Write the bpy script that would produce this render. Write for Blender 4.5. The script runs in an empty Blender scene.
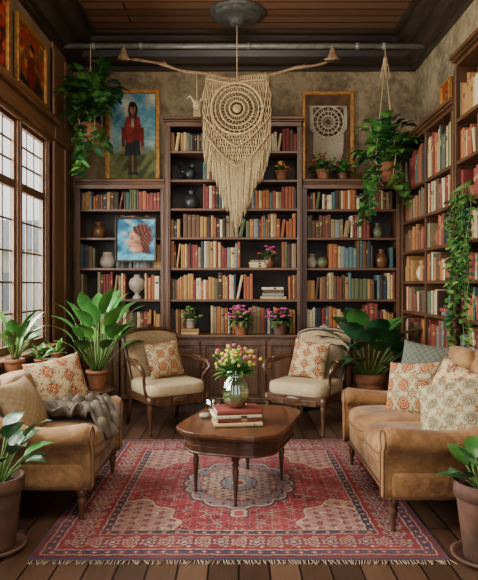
import bpy, math, random
import numpy as np
from mathutils import Vector, Matrix, Euler
R = random.Random(11)
sc = bpy.context.scene
COL = sc.collection
pi = math.pi
def lin(h):
    h = h.lstrip('#')
    o = []
    for i in (0, 2, 4):
        c = int(h[i:i+2], 16)/255
        o.append(c/12.92 if c <= .04045 else ((c+.055)/1.055)**2.4)
    return (o[0], o[1], o[2], 1.0)

# ------------------------------------------------------------ materials
def new_mat(name):
    m = bpy.data.materials.new(name); m.use_nodes = True
    nt = m.node_tree
    return m, nt, nt.nodes['Principled BSDF']
def coords(nt, scale=(1, 1, 1), rot=(0, 0, 0)):
    tc = nt.nodes.new('ShaderNodeTexCoord'); mp = nt.nodes.new('ShaderNodeMapping')
    mp.inputs['Scale'].default_value = scale; mp.inputs['Rotation'].default_value = rot
    nt.links.new(tc.outputs['Object'], mp.inputs['Vector'])
    return mp.outputs['Vector']
def ramp(nt, fac, stops):
    r = nt.nodes.new('ShaderNodeValToRGB')
    while len(r.color_ramp.elements) < len(stops): r.color_ramp.elements.new(.5)
    for e, (p, c) in zip(r.color_ramp.elements, stops): e.position = p; e.color = c
    nt.links.new(fac, r.inputs['Fac']); return r.outputs['Color']
def bump(nt, bs, h, strength=.3, dist=.01):
    b = nt.nodes.new('ShaderNodeBump'); b.inputs['Strength'].default_value = strength
    b.inputs['Distance'].default_value = dist
    nt.links.new(h, b.inputs['Height']); nt.links.new(b.outputs['Normal'], bs.inputs['Normal'])
def noise(nt, vec, scale, detail=4, rough=.6):
    n = nt.nodes.new('ShaderNodeTexNoise'); n.inputs['Scale'].default_value = scale
    n.inputs['Detail'].default_value = detail; n.inputs['Roughness'].default_value = rough
    nt.links.new(vec, n.inputs['Vector']); return n.outputs['Fac']
def simple(name, c1, c2=None, rough=.6, scale=12, bmp=.15, metal=0, spec=.4, sc3=(1, 1, 1), sheen=0):
    m, nt, bs = new_mat(name)
    v = coords(nt, sc3); n = noise(nt, v, scale)
    c1 = lin(c1); c2 = lin(c2) if c2 else tuple(x*.7 for x in c1[:3])+(1,)
    nt.links.new(ramp(nt, n, [(.3, c2), (.7, c1)]), bs.inputs['Base Color'])
    bs.inputs['Roughness'].default_value = rough; bs.inputs['Metallic'].default_value = metal
    bs.inputs['Specular IOR Level'].default_value = spec
    if sheen: bs.inputs['Sheen Weight'].default_value = sheen
    if bmp: bump(nt, bs, n, bmp, .006)
    return m
def velvet(name, c1, c2, c3):
    m, nt, bs = new_mat(name)
    v = coords(nt); n = noise(nt, v, 4.5, 6, .7); f = noise(nt, v, 130, 2)
    c = ramp(nt, n, [(.34, lin(c3)), (.5, lin(c2)), (.64, lin(c1))])
    mix = nt.nodes.new('ShaderNodeMix'); mix.data_type = 'RGBA'; mix.blend_type = 'MULTIPLY'; mix.inputs['Factor'].default_value = .5
    nt.links.new(c, mix.inputs['A']); nt.links.new(ramp(nt, f, [(.35, (.6, .6, .6, 1)), (.65, (1.1, 1.1, 1.1, 1))]), mix.inputs['B'])
    nt.links.new(mix.outputs['Result'], bs.inputs['Base Color'])
    bs.inputs['Roughness'].default_value = .75; bs.inputs['Sheen Weight'].default_value = .12; bs.inputs['Specular IOR Level'].default_value = .3
    b1 = nt.nodes.new('ShaderNodeBump'); b1.inputs['Strength'].default_value = .7; b1.inputs['Distance'].default_value = .045
    nt.links.new(noise(nt, v, 6, 3, .5), b1.inputs['Height'])
    b2 = nt.nodes.new('ShaderNodeBump'); b2.inputs['Strength'].default_value = .3; b2.inputs['Distance'].default_value = .002
    nt.links.new(f, b2.inputs['Height']); nt.links.new(b1.outputs['Normal'], b2.inputs['Normal']); nt.links.new(b2.outputs['Normal'], bs.inputs['Normal'])
    return m
def wood(name, c1, c2, axis='z', rough=.36, scale=3.0):
    s = {'x': (.6, 9, 9), 'y': (9, .6, 9), 'z': (9, 9, .6)}[axis]
    m, nt, bs = new_mat(name)
    v = coords(nt, s); n = noise(nt, v, scale, 6, .65)
    nt.links.new(ramp(nt, n, [(.3, lin(c2)), (.5, tuple((a+b)/2 for a, b in zip(lin(c1), lin(c2)))), (.72, lin(c1))]), bs.inputs['Base Color'])
    bs.inputs['Roughness'].default_value = rough
    bump(nt, bs, n, .2, .004)
    return m
def planks(name, cols, length, width, rot, rough=.4, mortar='120a06', gap=.005):
    m, nt, bs = new_mat(name)
    v = coords(nt, (1, 1, 1), rot)
    b = nt.nodes.new('ShaderNodeTexBrick'); nt.links.new(v, b.inputs['Vector'])
    b.inputs['Color1'].default_value = (0, 0, 0, 1); b.inputs['Color2'].default_value = (1, 1, 1, 1)
    b.inputs['Mortar'].default_value = (.5, .5, .5, 1)
    b.inputs['Scale'].default_value = 1; b.inputs['Mortar Size'].default_value = gap
    b.inputs['Brick Width'].default_value = length; b.inputs['Row Height'].default_value = width
    b.offset = .37
    v2 = nt.nodes.new('ShaderNodeMapping'); v2.inputs['Scale'].default_value = (1.2, 16, 1)
    nt.links.new(v, v2.inputs['Vector'])
    n = noise(nt, v2.outputs['Vector'], 2.5, 6, .7)
    mx = nt.nodes.new('ShaderNodeMath'); mx.operation = 'MULTIPLY_ADD'
    mx.inputs[1].default_value = .45
    nt.links.new(b.outputs['Color'], mx.inputs[0])
    ml = nt.nodes.new('ShaderNodeMath'); ml.operation = 'MULTIPLY'; ml.inputs[1].default_value = .6
    nt.links.new(n, ml.inputs[0]); nt.links.new(ml.outputs[0], mx.inputs[2])
    c = ramp(nt, mx.outputs[0], [(.15, lin(cols[0])), (.45, lin(cols[1])), (.85, lin(cols[2]))])
    mix = nt.nodes.new('ShaderNodeMix'); mix.data_type = 'RGBA'
    nt.links.new(b.outputs['Fac'], mix.inputs['Factor']); nt.links.new(c, mix.inputs['A'])
    mix.inputs['B'].default_value = lin(mortar)
    nt.links.new(mix.outputs['Result'], bs.inputs['Base Color'])
    bs.inputs['Roughness'].default_value = rough
    inv = nt.nodes.new('ShaderNodeMath'); inv.operation = 'SUBTRACT'; inv.inputs[0].default_value = 1
    nt.links.new(b.outputs['Fac'], inv.inputs[1])
    bump(nt, bs, inv.outputs[0], .6, .004)
    return m
def attr_mat(name, rough=.85, weave=120, bmp=.25):
    m, nt, bs = new_mat(name)
    a = nt.nodes.new('ShaderNodeAttribute'); a.attribute_name = 'Col'
    v = coords(nt); n = noise(nt, v, weave, 2)
    mix = nt.nodes.new('ShaderNodeMix'); mix.data_type = 'RGBA'; mix.blend_type = 'MULTIPLY'
    mix.inputs['Factor'].default_value = .5
    nt.links.new(a.outputs['Color'], mix.inputs['A'])
    nt.links.new(ramp(nt, n, [(.3, (.55, .55, .55, 1)), (.6, (1.1, 1.1, 1.1, 1))]), mix.inputs['B'])
    nt.links.new(mix.outputs['Result'], bs.inputs['Base Color'])
    bs.inputs['Roughness'].default_value = rough; bs.inputs['Specular IOR Level'].default_value = .2
    bump(nt, bs, n, bmp, .003)
    return m
def plaster(name, a, b_, c):
    m, nt, bs = new_mat(name)
    v = coords(nt)
    n1 = noise(nt, v, 2.2, 8, .7); n2 = noise(nt, v, 13, 7, .8)
    ad2 = nt.nodes.new('ShaderNodeMath'); ad2.operation = 'MULTIPLY_ADD'; ad2.inputs[1].default_value = .8
    nt.links.new(n2, ad2.inputs[0]); nt.links.new(n1, ad2.inputs[2])
    nt.links.new(ramp(nt, ad2.outputs[0], [(.76, lin(a)), (.90, lin(b_)), (1.0, lin(c))]), bs.inputs['Base Color'])
    bs.inputs['Roughness'].default_value = .9
    bump(nt, bs, n2, .6, .015)
    return m

M_DARK = wood('dark_walnut', '68442c', '352011', 'z')
M_DARKX = wood('dark_walnut_horizontal', '714a30', '3b2413', 'x')
M_DARKY = wood('dark_walnut_lengthwise', '68442c', '352011', 'y')
M_CROWN = wood('crown_black_wood', '3e3027', '201712', 'x', .35)
M_CROWNY = wood('crown_black_wood_lengthwise', '3e3027', '201712', 'y', .35)
M_BACKP = wood('bookcase_back_panel', '301f14', '190f09', 'z', .6)
M_WINW = wood('window_oak', '8a5f3c', '523520', 'y', .38)
M_WINZ = wood('window_oak_upright', '8a5f3c', '523520', 'z', .38)
M_WIND = wood('window_sash_oak', '6e4c32', '40291a', 'z', .4)
M_TABLE = wood('table_mahogany', '684028', '371f12', 'y', .3)
M_TABLEZ = wood('table_mahogany_leg', '583522', '2b180d', 'z', .34)
M_CHAIR = wood('chair_walnut', '64432c', '332014', 'z', .3)
M_BRANCH = simple('driftwood', 'a88a66', '6d553e', .8, 20, .5)
M_FLOOR = planks('floor_planks', ('271a13', '443024', '654938'), 1.6, .14, (0, 0, pi/2), .3)
M_CEIL = planks('ceiling_planks', ('452c1c', '694731', '876046'), 3.0, .15, (0, 0, 0), .55, gap=.010)
M_WALL = plaster('aged_plaster', '5e513d', '7e6d50', '968466')
M_WALLL = simple('plaster_warm', '80694d', '65503a', .9, 4, .2)
M_TAN = velvet('tan_velvet', 'a37746', '885f36', '6a4628')
M_TANL = velvet('camel_linen', '9f7648', '866039', '6a4a2d')
M_BEIGE = simple('beige_linen', 'bca682', 'a08a68', .9, 40, .3)
M_CREAM = simple('cream_cotton', 'd0bd9c', 'b39d7c', .9, 50, .3)
M_CANE = simple('taupe_upholstery', 'a68d6c', '866d4e', .85, 45, .4)
M_PIPING = simple('tan_piping', '7a5530', '5e3e20', .8, 45, .2)
M_ROPE = simple('macrame_rope', 'ceb58a', '9a8058', .9, 60, .5)
M_ROPEW = simple('white_cotton_rope', 'd9ccb4', 'ab9a7d', .9, 60, .5)
M_TERRA = simple('terracotta', '98603e', '6b402a', .8, 10, .2)
M_TERRAD = simple('weathered_terracotta', '6e4a38', '402c22', .8, 7, .3)
M_SOIL = simple('soil', '2e1f15', '150d08', 1, 40, .8)
M_GOLD = simple('gilt_frame', 'c08a44', '7a5020', .38, 25, .4, metal=.4)
M_DKFR = simple('dark_bronze_frame', '4a3a2a', '2a2018', .4, 25, .3, metal=.3)
M_BRASS = simple('brass', 'c19a4a', '8a6a2c', .3, 20, .05, metal=1)
M_STEEL = simple('painted_steel_pipe', '9a9890', '75726a', .35, 15, .05, metal=.3)
M_IRON = simple('pewter_plaster', '5c5a56', '3a3836', .5, 30, .3, metal=.2)
M_GREEN = simple('leaf_green', '4a7f38', '2a5424', .3, 6, .1, spec=.5)
M_GREEND = simple('leaf_dark_green', '335f3a', '1b3e25', .28, 6, .1, spec=.5)
M_GREENL = simple('leaf_light_green', '6f9c44', '44732d', .34, 6, .1, spec=.5)
M_STEM = simple('plant_stem', '5f7a35', '3c5522', .6, 10, .1)
M_PURP = simple('purple_petals', 'b0428c', '7d2a6e', .6, 20, 0)
M_RED = simple('red_petals', 'b83f2c', '8a281c', .6, 20, 0)
M_YEL = simple('yellow_petals', 'dccb4c', 'bca630', .6, 20, 0)
M_PINKP = simple('pink_petals', 'c4606e', '9c3c54', .6, 20, 0)
M_WHITEP = simple('lime_petals', 'b9c85e', '92a63c', .6, 20, 0)
M_CERW = simple('stoneware', 'a79a87', '7c6f5e', .5, 10, .1)
M_CERB = simple('bronze_glaze', '7a4f2c', '452a18', .3, 10, .1)
M_CERD = simple('dark_glaze', '2f3433', '171a1a', .35, 10, .1)
M_CERG = simple('olive_glaze', '6f7350', '474a32', .35, 10, .1)
M_PAGES = simple('book_pages', 'd6c8a6', 'b6a680', .9, 60, .1)
M_GILT = simple('gilt_lettering', 'b3945c', '8f7240', .5, 30, 0, metal=.3)
M_ATTR = attr_mat('woven_pattern', .85, 160, .35)
M_RUG = attr_mat('rug_pile', .95, 220, .4)
M_PAINT = attr_mat('oil_paint', .5, 30, .2)
M_FRINGE = simple('rug_fringe', 'ac987a', '86735a', .95, 50, .3)
M_WICK = simple('wicker', '6a4c30', '3a2718', .8, 80, .8)
M_GRASS = simple('garden_gravel', 'b0ad9c', '928f7e', .95, 3, .2)
M_STONE = simple('pale_limestone', 'd2cec2', 'b8b4a8', .95, 2.5, .2)
M_SLATE = simple('slate_roof', 'a2a4a4', '888a8a', .8, 5, .2)
M_SHUT = simple('dark_panes', '8a9294', '747c80', .3, 5, 0)
M_HEDGE = simple('hedge_green', '7c9070', '566c4e', .9, 9, .6)

def glass_mat(name, tint, mixf):
    m, nt, bs = new_mat(name)
    tr = nt.nodes.new('ShaderNodeBsdfTransparent'); tr.inputs['Color'].default_value = tint
    gl = nt.nodes.new('ShaderNodeBsdfGlossy'); gl.inputs['Roughness'].default_value = .05
    mx = nt.nodes.new('ShaderNodeMixShader'); mx.inputs['Fac'].default_value = mixf
    nt.links.new(tr.outputs[0], mx.inputs[1]); nt.links.new(gl.outputs[0], mx.inputs[2])
    nt.links.new(mx.outputs[0], nt.nodes['Material Output'].inputs['Surface'])
    return m
M_GLASS = glass_mat('window_glass', (.96, .98, .97, 1), .04)
M_VASE = glass_mat('pale_green_glass', (.86, .92, .82, 1), .24)

# ------------------------------------------------------------ mesh builder
class B:
    def __init__(s): s.v = []; s.f = []; s.mi = []; s.sm = []
    def add(s, vs, fs, mi=0, sm=False, M=None):
        o = len(s.v)
        if M is not None: vs = [M @ Vector(v) for v in vs]
        s.v += [tuple(v) for v in vs]
        for f in fs:
            s.f.append(tuple(i+o for i in f)); s.mi.append(mi); s.sm.append(sm)
    def box(s, x0, x1, y0, y1, z0, z1, mi=0, M=None):
        v = [(x, y, z) for z in (z0, z1) for y in (y0, y1) for x in (x0, x1)]
        s.add(v, [(0, 2, 3, 1), (4, 5, 7, 6), (0, 1, 5, 4), (2, 6, 7, 3), (0, 4, 6, 2), (1, 3, 7, 5)], mi, False, M)
    def lathe(s, prof, n=24, mi=0, c=(0, 0, 0), M=None, sm=True, mod=None):
        vs = []; fs = []
        for i, (r, z) in enumerate(prof):
            for j in range(n):
                a = 2*pi*j/n; rr = r*(mod(a, z) if mod else 1)
                vs.append((c[0]+rr*math.cos(a), c[1]+rr*math.sin(a), c[2]+z))
        for i in range(len(prof)-1):
            for j in range(n):
                k = (j+1) % n
                fs.append((i*n+j, i*n+k, (i+1)*n+k, (i+1)*n+j))
        fs.append(tuple(range(n-1, -1, -1))); fs.append(tuple((len(prof)-1)*n+j for j in range(n)))
        s.add(vs, fs, mi, sm, M)
    def tube(s, pts, rad, n=6, mi=0, M=None):
        pts = [Vector(p) for p in pts]; N = len(pts)
        if not hasattr(rad, '__len__'): rad = [rad]*N
        t0 = (pts[1]-pts[0]).normalized()
        ref = Vector((0, 0, 1)) if abs(t0.z) < .9 else Vector((1, 0, 0))
        nrm = t0.cross(ref).normalized(); vs = []; fs = []
        for i, p in enumerate(pts):
            t = (pts[min(i+1, N-1)]-pts[max(i-1, 0)])
            t = t.normalized() if t.length > 1e-9 else t0
            nrm = (nrm - t*nrm.dot(t))
            nrm = nrm.normalized() if nrm.length > 1e-6 else t.orthogonal().normalized()
            b = t.cross(nrm)
            for j in range(n):
                a = 2*pi*j/n; vs.append(p+(nrm*math.cos(a)+b*math.sin(a))*rad[i])
        for i in range(N-1):
            for j in range(n):
                k = (j+1) % n; fs.append((i*n+j, i*n+k, (i+1)*n+k, (i+1)*n+j))
        fs.append(tuple(range(n-1, -1, -1))); fs.append(tuple((N-1)*n+j for j in range(n)))
        s.add(vs, fs, mi, True, M)
    def prism(s, poly, z0, z1, mi=0, M=None):
        n = len(poly)
        vs = [(x, y, z0) for x, y in poly]+[(x, y, z1) for x, y in poly]
        fs = [tuple(range(n-1, -1, -1)), tuple(range(n, 2*n))]
        fs += [(i, (i+1) % n, n+(i+1) % n, n+i) for i in range(n)]
        s.add(vs, fs, mi, False, M)
    def sbox(s, c, h, e=.35, nu=28, nv=16, mi=0, M=None):
        def pw(x): return math.copysign(abs(x)**e, x)
        vs = []; fs = []
        for i in range(nv+1):
            v = -pi/2+pi*i/nv
            for j in range(nu):
                u = 2*pi*j/nu
                vs.append((c[0]+h[0]*pw(math.cos(v))*pw(math.cos(u)), c[1]+h[1]*pw(math.cos(v))*pw(math.sin(u)), c[2]+h[2]*pw(math.sin(v))))
        for i in range(nv):
            for j in range(nu):
                k = (j+1) % nu; fs.append((i*nu+j, i*nu+k, (i+1)*nu+k, (i+1)*nu+j))
        s.add(vs, fs, mi, True, M)
    def leaf(s, base, az, e0, L, W, droop, mi=0, n=8, fold=.25, pw=.8, ripple=0):
        p = Vector(base); e = e0; side = Vector((-math.sin(az), math.cos(az), 0)); vs = []; fs = []
        for i in range(n+1):
            t = i/n
            w = W*.5*max(.02, math.sin(pi*(t*.98+.01)**pw))
            d = Vector((math.cos(az)*math.cos(e), math.sin(az)*math.cos(e), math.sin(e)))
            up = d.cross(side)
            rp = ripple*math.sin(i*2.2)
            for q, z in ((-1, 1), (-.5, .42), (0, 0), (.5, .42), (1, 1)):
                vs.append(p+side*w*q+up*(fold*w*z+rp*w*q))
            p = p+d*(L/n); e -= droop/n
        for i in range(n):
            for j in range(4):
                a = i*5+j; fs.append((a, a+5, a+6, a+1))
        s.add(vs, fs, mi, True)
    def sleaf(s, p, d, L, W, mi=0):
        d = Vector(d).normalized(); side = d.cross(Vector((0, 0, 1)))
        side = side.normalized() if side.length > .1 else Vector((1, 0, 0))
        side = (side+Vector((R.uniform(-.4, .4), R.uniform(-.4, .4), R.uniform(-.4, .4)))).normalized()
        up = side.cross(d); p = Vector(p)
        vs = [p, p+side*W*.5+d*L*.25+up*W*.12, p+side*W*.42+d*L*.6+up*W*.1, p+d*L, p-side*W*.42+d*L*.6+up*W*.1, p-side*W*.5+d*L*.25+up*W*.12, p+d*L*.45]
        s.add(vs, [(0, 1, 6), (1, 2, 6), (2, 3, 6), (3, 4, 6), (4, 5, 6), (5, 0, 6)], mi, True)
    def make(s, name, mats, parent=None, loc=(0, 0, 0), rot=(0, 0, 0), bevel=0, seg=2, smooth=False):
        me = bpy.data.meshes.new(name); me.from_pydata(s.v, [], s.f)
        for m in (mats if isinstance(mats, (list, tuple)) else [mats]): me.materials.append(m)
        me.polygons.foreach_set('material_index', s.mi)
        me.polygons.foreach_set('use_smooth', [True]*len(s.f) if smooth else s.sm)
        me.update()
        o = bpy.data.objects.new(name, me); COL.objects.link(o)
        o.location = loc; o.rotation_euler = rot
        if parent: o.parent = parent
        if bevel:
            b = o.modifiers.new('bevel', 'BEVEL'); b.width = bevel; b.segments = seg; b.limit_method = 'ANGLE'
        return o
def thing(name, label, cat, loc=(0, 0, 0), rz=0, group=None):
    o = bpy.data.objects.new(name, None); COL.objects.link(o); o.empty_display_size = .1
    o.location = loc; o.rotation_euler = (0, 0, rz)
    return tag(o, label, cat, group)
def tag(o, label, cat, group=None):
    o['label'] = label; o['category'] = cat
    if group: o['group'] = group
    return o
def st(o): o['kind'] = 'structure'; return o
def bx(name, mat, *a, parent=None, bevel=0, seg=2, smooth=False):
    b = B(); b.box(*a); return b.make(name, mat, parent, bevel=bevel, seg=seg, smooth=smooth)
def colour_grid(name, nx, ny, posfn, colfn, mat, parent=None, loc=(0, 0, 0), rot=(0, 0, 0), extra_back=None):
    u = np.linspace(-1, 1, nx); v = np.linspace(-1, 1, ny)
    U, V = np.meshgrid(u, v)
    P = posfn(U, V); C = colfn(U, V)
    vs = np.stack([p.ravel() for p in P], 1); cs = C.reshape(-1, 3)
    idx = np.arange(nx*ny).reshape(ny, nx)
    F = np.stack([idx[:-1, :-1].ravel(), idx[:-1, 1:].ravel(), idx[1:, 1:].ravel(), idx[1:, :-1].ravel()], 1)
    if extra_back is not None:
        P2 = extra_back(U, V)
        n0 = len(vs)
        vs = np.vstack([vs, np.stack([p.ravel() for p in P2], 1)]); cs = np.vstack([cs, cs])
        F = np.vstack([F, F[:, ::-1]+n0])
    me = bpy.data.meshes.new(name); me.from_pydata(vs.tolist(), [], F.tolist())
    me.materials.append(mat)
    me.polygons.foreach_set('use_smooth', [True]*len(me.polygons))
    ca = me.color_attributes.new('Col', 'FLOAT_COLOR', 'POINT')
    ca.data.foreach_set('color', np.hstack([cs, np.ones((len(cs), 1))]).astype(np.float32).ravel())
    me.update()
    o = bpy.data.objects.new(name, me); COL.objects.link(o); o.location = loc; o.rotation_euler = rot
    if parent: o.parent = parent
    return o

# ------------------------------------------------------------ room
XL, XR, YB, YF, ZC = -1.83, 1.95, 6.64, -1.2, 3.99
WT = .05
st(bx('floor', M_FLOOR, XL-.2, XR+.1, YF, YB+.1, -.1, 0))
st(bx('ceiling', M_CEIL, XL-.2, XR+.1, YF, YB+.1, ZC, ZC+.1))
st(bx('wall_back', M_WALL, XL-.2, XR+.1, YB, YB+.1, 0, ZC))
st(bx('wall_right', M_WALL, XR, XR+.1, YF, YB, 0, ZC))
WINS = [(5.02, 5.64), (4.30, 4.92), (3.58, 4.20), (2.86, 3.48), (2.14, 2.76)]
b = B()
b.box(XL-WT, XL, YF, YB, 0, .76); b.box(XL-WT, XL, YF, YB, 2.68, ZC)
ed = [YF]+[e for w in reversed(WINS) for e in w]+[YB]
for i in range(0, len(ed), 2): b.box(XL-WT, XL, ed[i], ed[i+1], .76, 2.68)
st(b.make('wall_left', M_WALLL))
for k, (y0, y1) in enumerate(WINS):
    b = B(); xo = XL-.03; t = .035
    b.box(xo-.01, xo+.028, y0, y0+t, .76, 2.68); b.box(xo-.01, xo+.028, y1-t, y1, .76, 2.68)
    b.box(xo-.01, xo+.028, y0+t, y1-t, .76, .81); b.box(xo-.01, xo+.028, y0+t, y1-t, 2.63, 2.68)
    b.box(xo-.01, xo+.028, y0+t, y1-t, 2.09, 2.16)
    for q in (1/3, 2/3):
        yy = y0+t+(y1-y0-2*t)*q
        b.box(xo-.005, xo+.008, yy-.009, yy+.009, .81, 2.63)
    for z in [.81+.256*i for i in range(1, 5)]+[2.32, 2.48]:
        b.box(xo-.005, xo+.008, y0+t, y1-t, z-.008, z+.008)
    w = st(b.make('window_%d' % (k+1), M_WIND, bevel=.002, seg=1))
    g = B(); g.box(xo-.003, xo+.0, y0+t, y1-t, .81, 2.63)
    st(g.make('glass', M_GLASS, parent=w))
b = B()
b.box(XL, XL+.06, 1.9, 5.78, 2.70, 2.84); b.box(XL, XL+.10, 1.9, 5.80, 2.84, 2.90); b.box(XL, XL+.035, 1.9, 5.76, 2.66, 2.70)
st(b.make('trim_1', M_WINW, bevel=.006))
b = B()
for (y0, y1) in [(5.64, 5.74)]+[(WINS[i+1][1]-.0, WINS[i][0]) for i in range(4)]+[(2.04, 2.14)]:
    b.box(XL, XL+.018, y0, y1, .76, 2.66)
    b.box(XL, XL+.03, (y0+y1)/2-.02, (y0+y1)/2+.02, .76, 2.66)
st(b.make('trim_2', M_WINZ, bevel=.005))
b = B(); b.box(XL, XL+.14, 1.95, 5.78, .715, .75); b.box(XL, XL+.03, 1.95, 5.76, .65, .715)
st(b.make('trim_7', M_WINW, bevel=.006))
b = B(); b.box(XL, XL+.03, 5.80, 6.28, .0, 3.66); b.box(XL, XL+.045, 5.80, 5.90, .1, 3.6); b.box(XL, XL+.045, 6.18, 6.28, .1, 3.6); b.box(XL, XL+.06, 5.79, 6.29, 2.7, 2.9)
st(b.make('trim_3', M_WINZ, bevel=.008))
def crown(name, mat, pts, p0, p1, horizontal):
    b = B()
    n = len(pts)
    vs = []
    for q in (p0, p1):
        for a, z in pts:
            vs.append((q, a, z) if horizontal else (a, q, z))
    fs = [tuple(range(n)), tuple(range(2*n-1, n-1, -1))]+[(i, n+i, n+(i+1) % n, (i+1) % n) for i in range(n)]
    b.add(vs, fs); o = b.make(name, mat)
    return st(o)
prof = [(0, 3.66), (.05, 3.66), (.05, 3.70), (.09, 3.72), (.13, 3.78), (.15, 3.84), (.20, 3.86), (.26, 3.90), (.26, 3.95), (.32, 3.96), (.32, 3.99), (0, 3.99)]
crown('trim_4', M_CROWN, [(YB-a, z) for a, z in prof], XL, XR, True)
crown('trim_5', M_CROWNY, [(XL+a, z) for a, z in prof], YF, YB, False)
crown('trim_6', M_CROWNY, [(XR-a, z) for a, z in prof], YF, YB, False)
st(bx('baseboard_left', M_DARKY, XL, XL+.025, YF, 5.7, 0, .14))
st(bx('baseboard_right', M_DARKY, XR-.025, XR, YF, 2.98, 0, .14))
g = bx('garden_ground', M_GRASS, -16, -2.2, 0, 24, -.4, -.3); tag(g, 'pale gravel courtyard ground outside the windows', 'ground')
t = thing('neighboring_house', 'pale stone house with slate roof seen through the windows', 'house', (-9.2, 17, -.3))
bx('house_wall', M_STONE, -4.6, 3.2, 0, 3, 0, 2.6, parent=t)
b = B(); b.prism([(-.3, 2.6), (3.3, 2.6), (1.5, 3.6)], -4.8, 3.4, M=Matrix(((0, 0, 1, 0), (1, 0, 0, 0), (0, 1, 0, 0), (0, 0, 0, 1)))); b.make('roof', M_SLATE, t)
for xx in (-3.6, -1.9, -.2, 1.0, 2.2):
    bx('house_window', M_SHUT, xx, xx+.6, -.04, .0, .9, 1.95, parent=t)
b = B()
for k in range(26): b.sbox((-7.6+k*.22+R.uniform(-.05, .05), 12.6+R.uniform(-.1, .1), .0+R.uniform(0, .15)), (.25, .25, .38), .9, 12, 8)
h = b.make('garden_hedge', M_HEDGE); tag(h, 'low clipped green hedge outside the windows', 'hedge'); h['kind'] = 'stuff'

# ------------------------------------------------------------ bookcases
def bookcase(label, x0, x1, yf, yb, z_top, boards, doors, ztop_cab, counter=None, center=False):
    t = thing('bookcase', label, 'bookcase', ((x0+x1)/2, yf, 0)); cx = (x0+x1)/2
    X0, X1, D = x0-cx, x1-cx, yb-yf
    b = B()
    b.box(X0, X0+.035, 0, D, 0, z_top); b.box(X1-.035, X1, 0, D, 0, z_top)
    b.box(X0+.035, X1-.035, 0, D, z_top-.03, z_top)
    b.box(X0+.035, X1-.035, 0.02, D, 0, .08)
    for xx in (X0, X1-.05):
        b.box(xx, xx+.05, -.015, 0, 0, z_top-.05)
        b.box(xx+.015, xx+.035, -.022, -.015, .1, z_top-.1)
    b.make('frame', M_DARK, t, bevel=.003)
    bx('back_panel', M_BACKP, X0+.035, X1-.035, D-.02, D-.005, .08, z_top-.03, parent=t)
    b = B(); o = .0 if not center else .03
    b.box(X0-o*.5, X1+o*.5, -.03, D, z_top, z_top+.02); b.box(X0-o, X1+o, -.05, D, z_top+.02, z_top+.05)
    b.box(X0, X1, -.02, -.0, z_top-.05, z_top)
    b.make('cornice', M_DARKX, t, bevel=.006)
    for z in boards:
        bx('shelf', M_DARKX, X0+.035, X1-.035, .0, D-.02, z-.025, z, parent=t, bevel=.003)
    if doors:
        cd = .12 if counter else .0
        if counter:
            b = B(); b.box(X0, X1, -cd, 0, .0, ztop_cab-.03); b.make('base_cabinet', M_DARK, t, bevel=.003)
            b = B(); b.box(X0-.01, X1+.01, -cd-.03, D-.03, ztop_cab-.03, ztop_cab); b.make('countertop', M_DARKX, t, bevel=.006)
        w = (X1-X0-.08)/doors
        for i in range(doors):
            a = X0+.04+w*i+.008; c = X0+.04+w*(i+1)-.008
            b = B(); zt = ztop_cab-.06; zb = .10; y = -cd
            b.box(a, c, y-.02, y, zb, zt)
            for (p, q, r, s_) in ((a, c, zb, zb+.05), (a, c, zt-.05, zt), (a, a+.045, zb+.05, zt-.05), (c-.045, c, zb+.05, zt-.05)):
                b.box(p, q, y-.04, y-.02, r, s_)
            b.box(a+.075, c-.075, y-.034, y-.02, zb+.085, zt-.085)
            d = b.make('door', M_DARK, t, bevel=.006)
            k = B()
            kx = (c-.025) if i % 2 == 0 else (a+.025)
            k.sbox((kx, y-.052, (zb+zt)/2+.05), (.012, .014, .012), 1, 12, 8)
            k.make('knob', M_BRASS, d)
    return t
ZB = [1.15, 1.48, 1.80, 2.10]
bookcase('dark walnut bookcase with paneled lower doors near the window', -1.72, -.775, 6.32, 6.63, 2.36, [.79]+ZB, 2, .79)
bookcase('tall dark walnut bookcase with cornice and cabinet base', -.765, .655, 6.26, 6.63, 3.0, ZB+[2.40, 2.70], 4, .79, counter=True, center=True)
bookcase('dark walnut bookcase with paneled lower doors in the corner', .665, 1.705, 6.32, 6.63, 2.36, [.79]+ZB, 2, .79)
def wallcase(label, y0, y1, xf, xb, z_top, boards):
    t = thing('bookcase', label, 'bookcase', (xf, (y0+y1)/2, 0)); cy = (y0+y1)/2
    Y0, Y1, D = y0-cy, y1-cy, xb-xf
    b = B()
    for a, c in ((Y0, Y0+.035), (Y1-.035, Y1)):
        b.box(0, D, a, c, 0, z_top)
    for a, c in ((Y0, Y0+.05), (Y1-.05, Y1)):
        b.box(-.015, 0, a, c, 0, z_top-.05)
    b.box(0, D, Y0+.035, Y1-.035, z_top-.03, z_top); b.box(.01, D, Y0+.035, Y1-.035, 0, .1)
    b.box(0, D, -.012, .012, .1, z_top-.03)
    b.make('frame', M_DARK, t, bevel=.003)
    bx('back_panel', M_BACKP, D-.015, D-.003, Y0+.035, Y1-.035, .1, z_top-.03, parent=t)
    b = B(); b.box(-.03, D, Y0, Y1, z_top, z_top+.02); b.box(-.05, D, Y0, Y1, z_top+.02, z_top+.05)
    b.make('cornice', M_DARKY, t, bevel=.006)
    for z in boards:
        bx('shelf', M_DARKY, -.004, D-.015, Y0+.035, Y1-.035, z-.028, z, parent=t, bevel=.003)
    return t
RB = [.44, .74, 1.04, 1.34, 1.64, 1.95, 2.27]
wallcase('tall oak-brown wall bookcase packed with books', 4.76, 6.28, 1.71, 1.94, 2.74, RB)
wallcase('taller oak-brown wall bookcase beside the sofa', 3.0, 4.75, 1.71, 1.94, 3.05, RB+[2.60])

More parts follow.
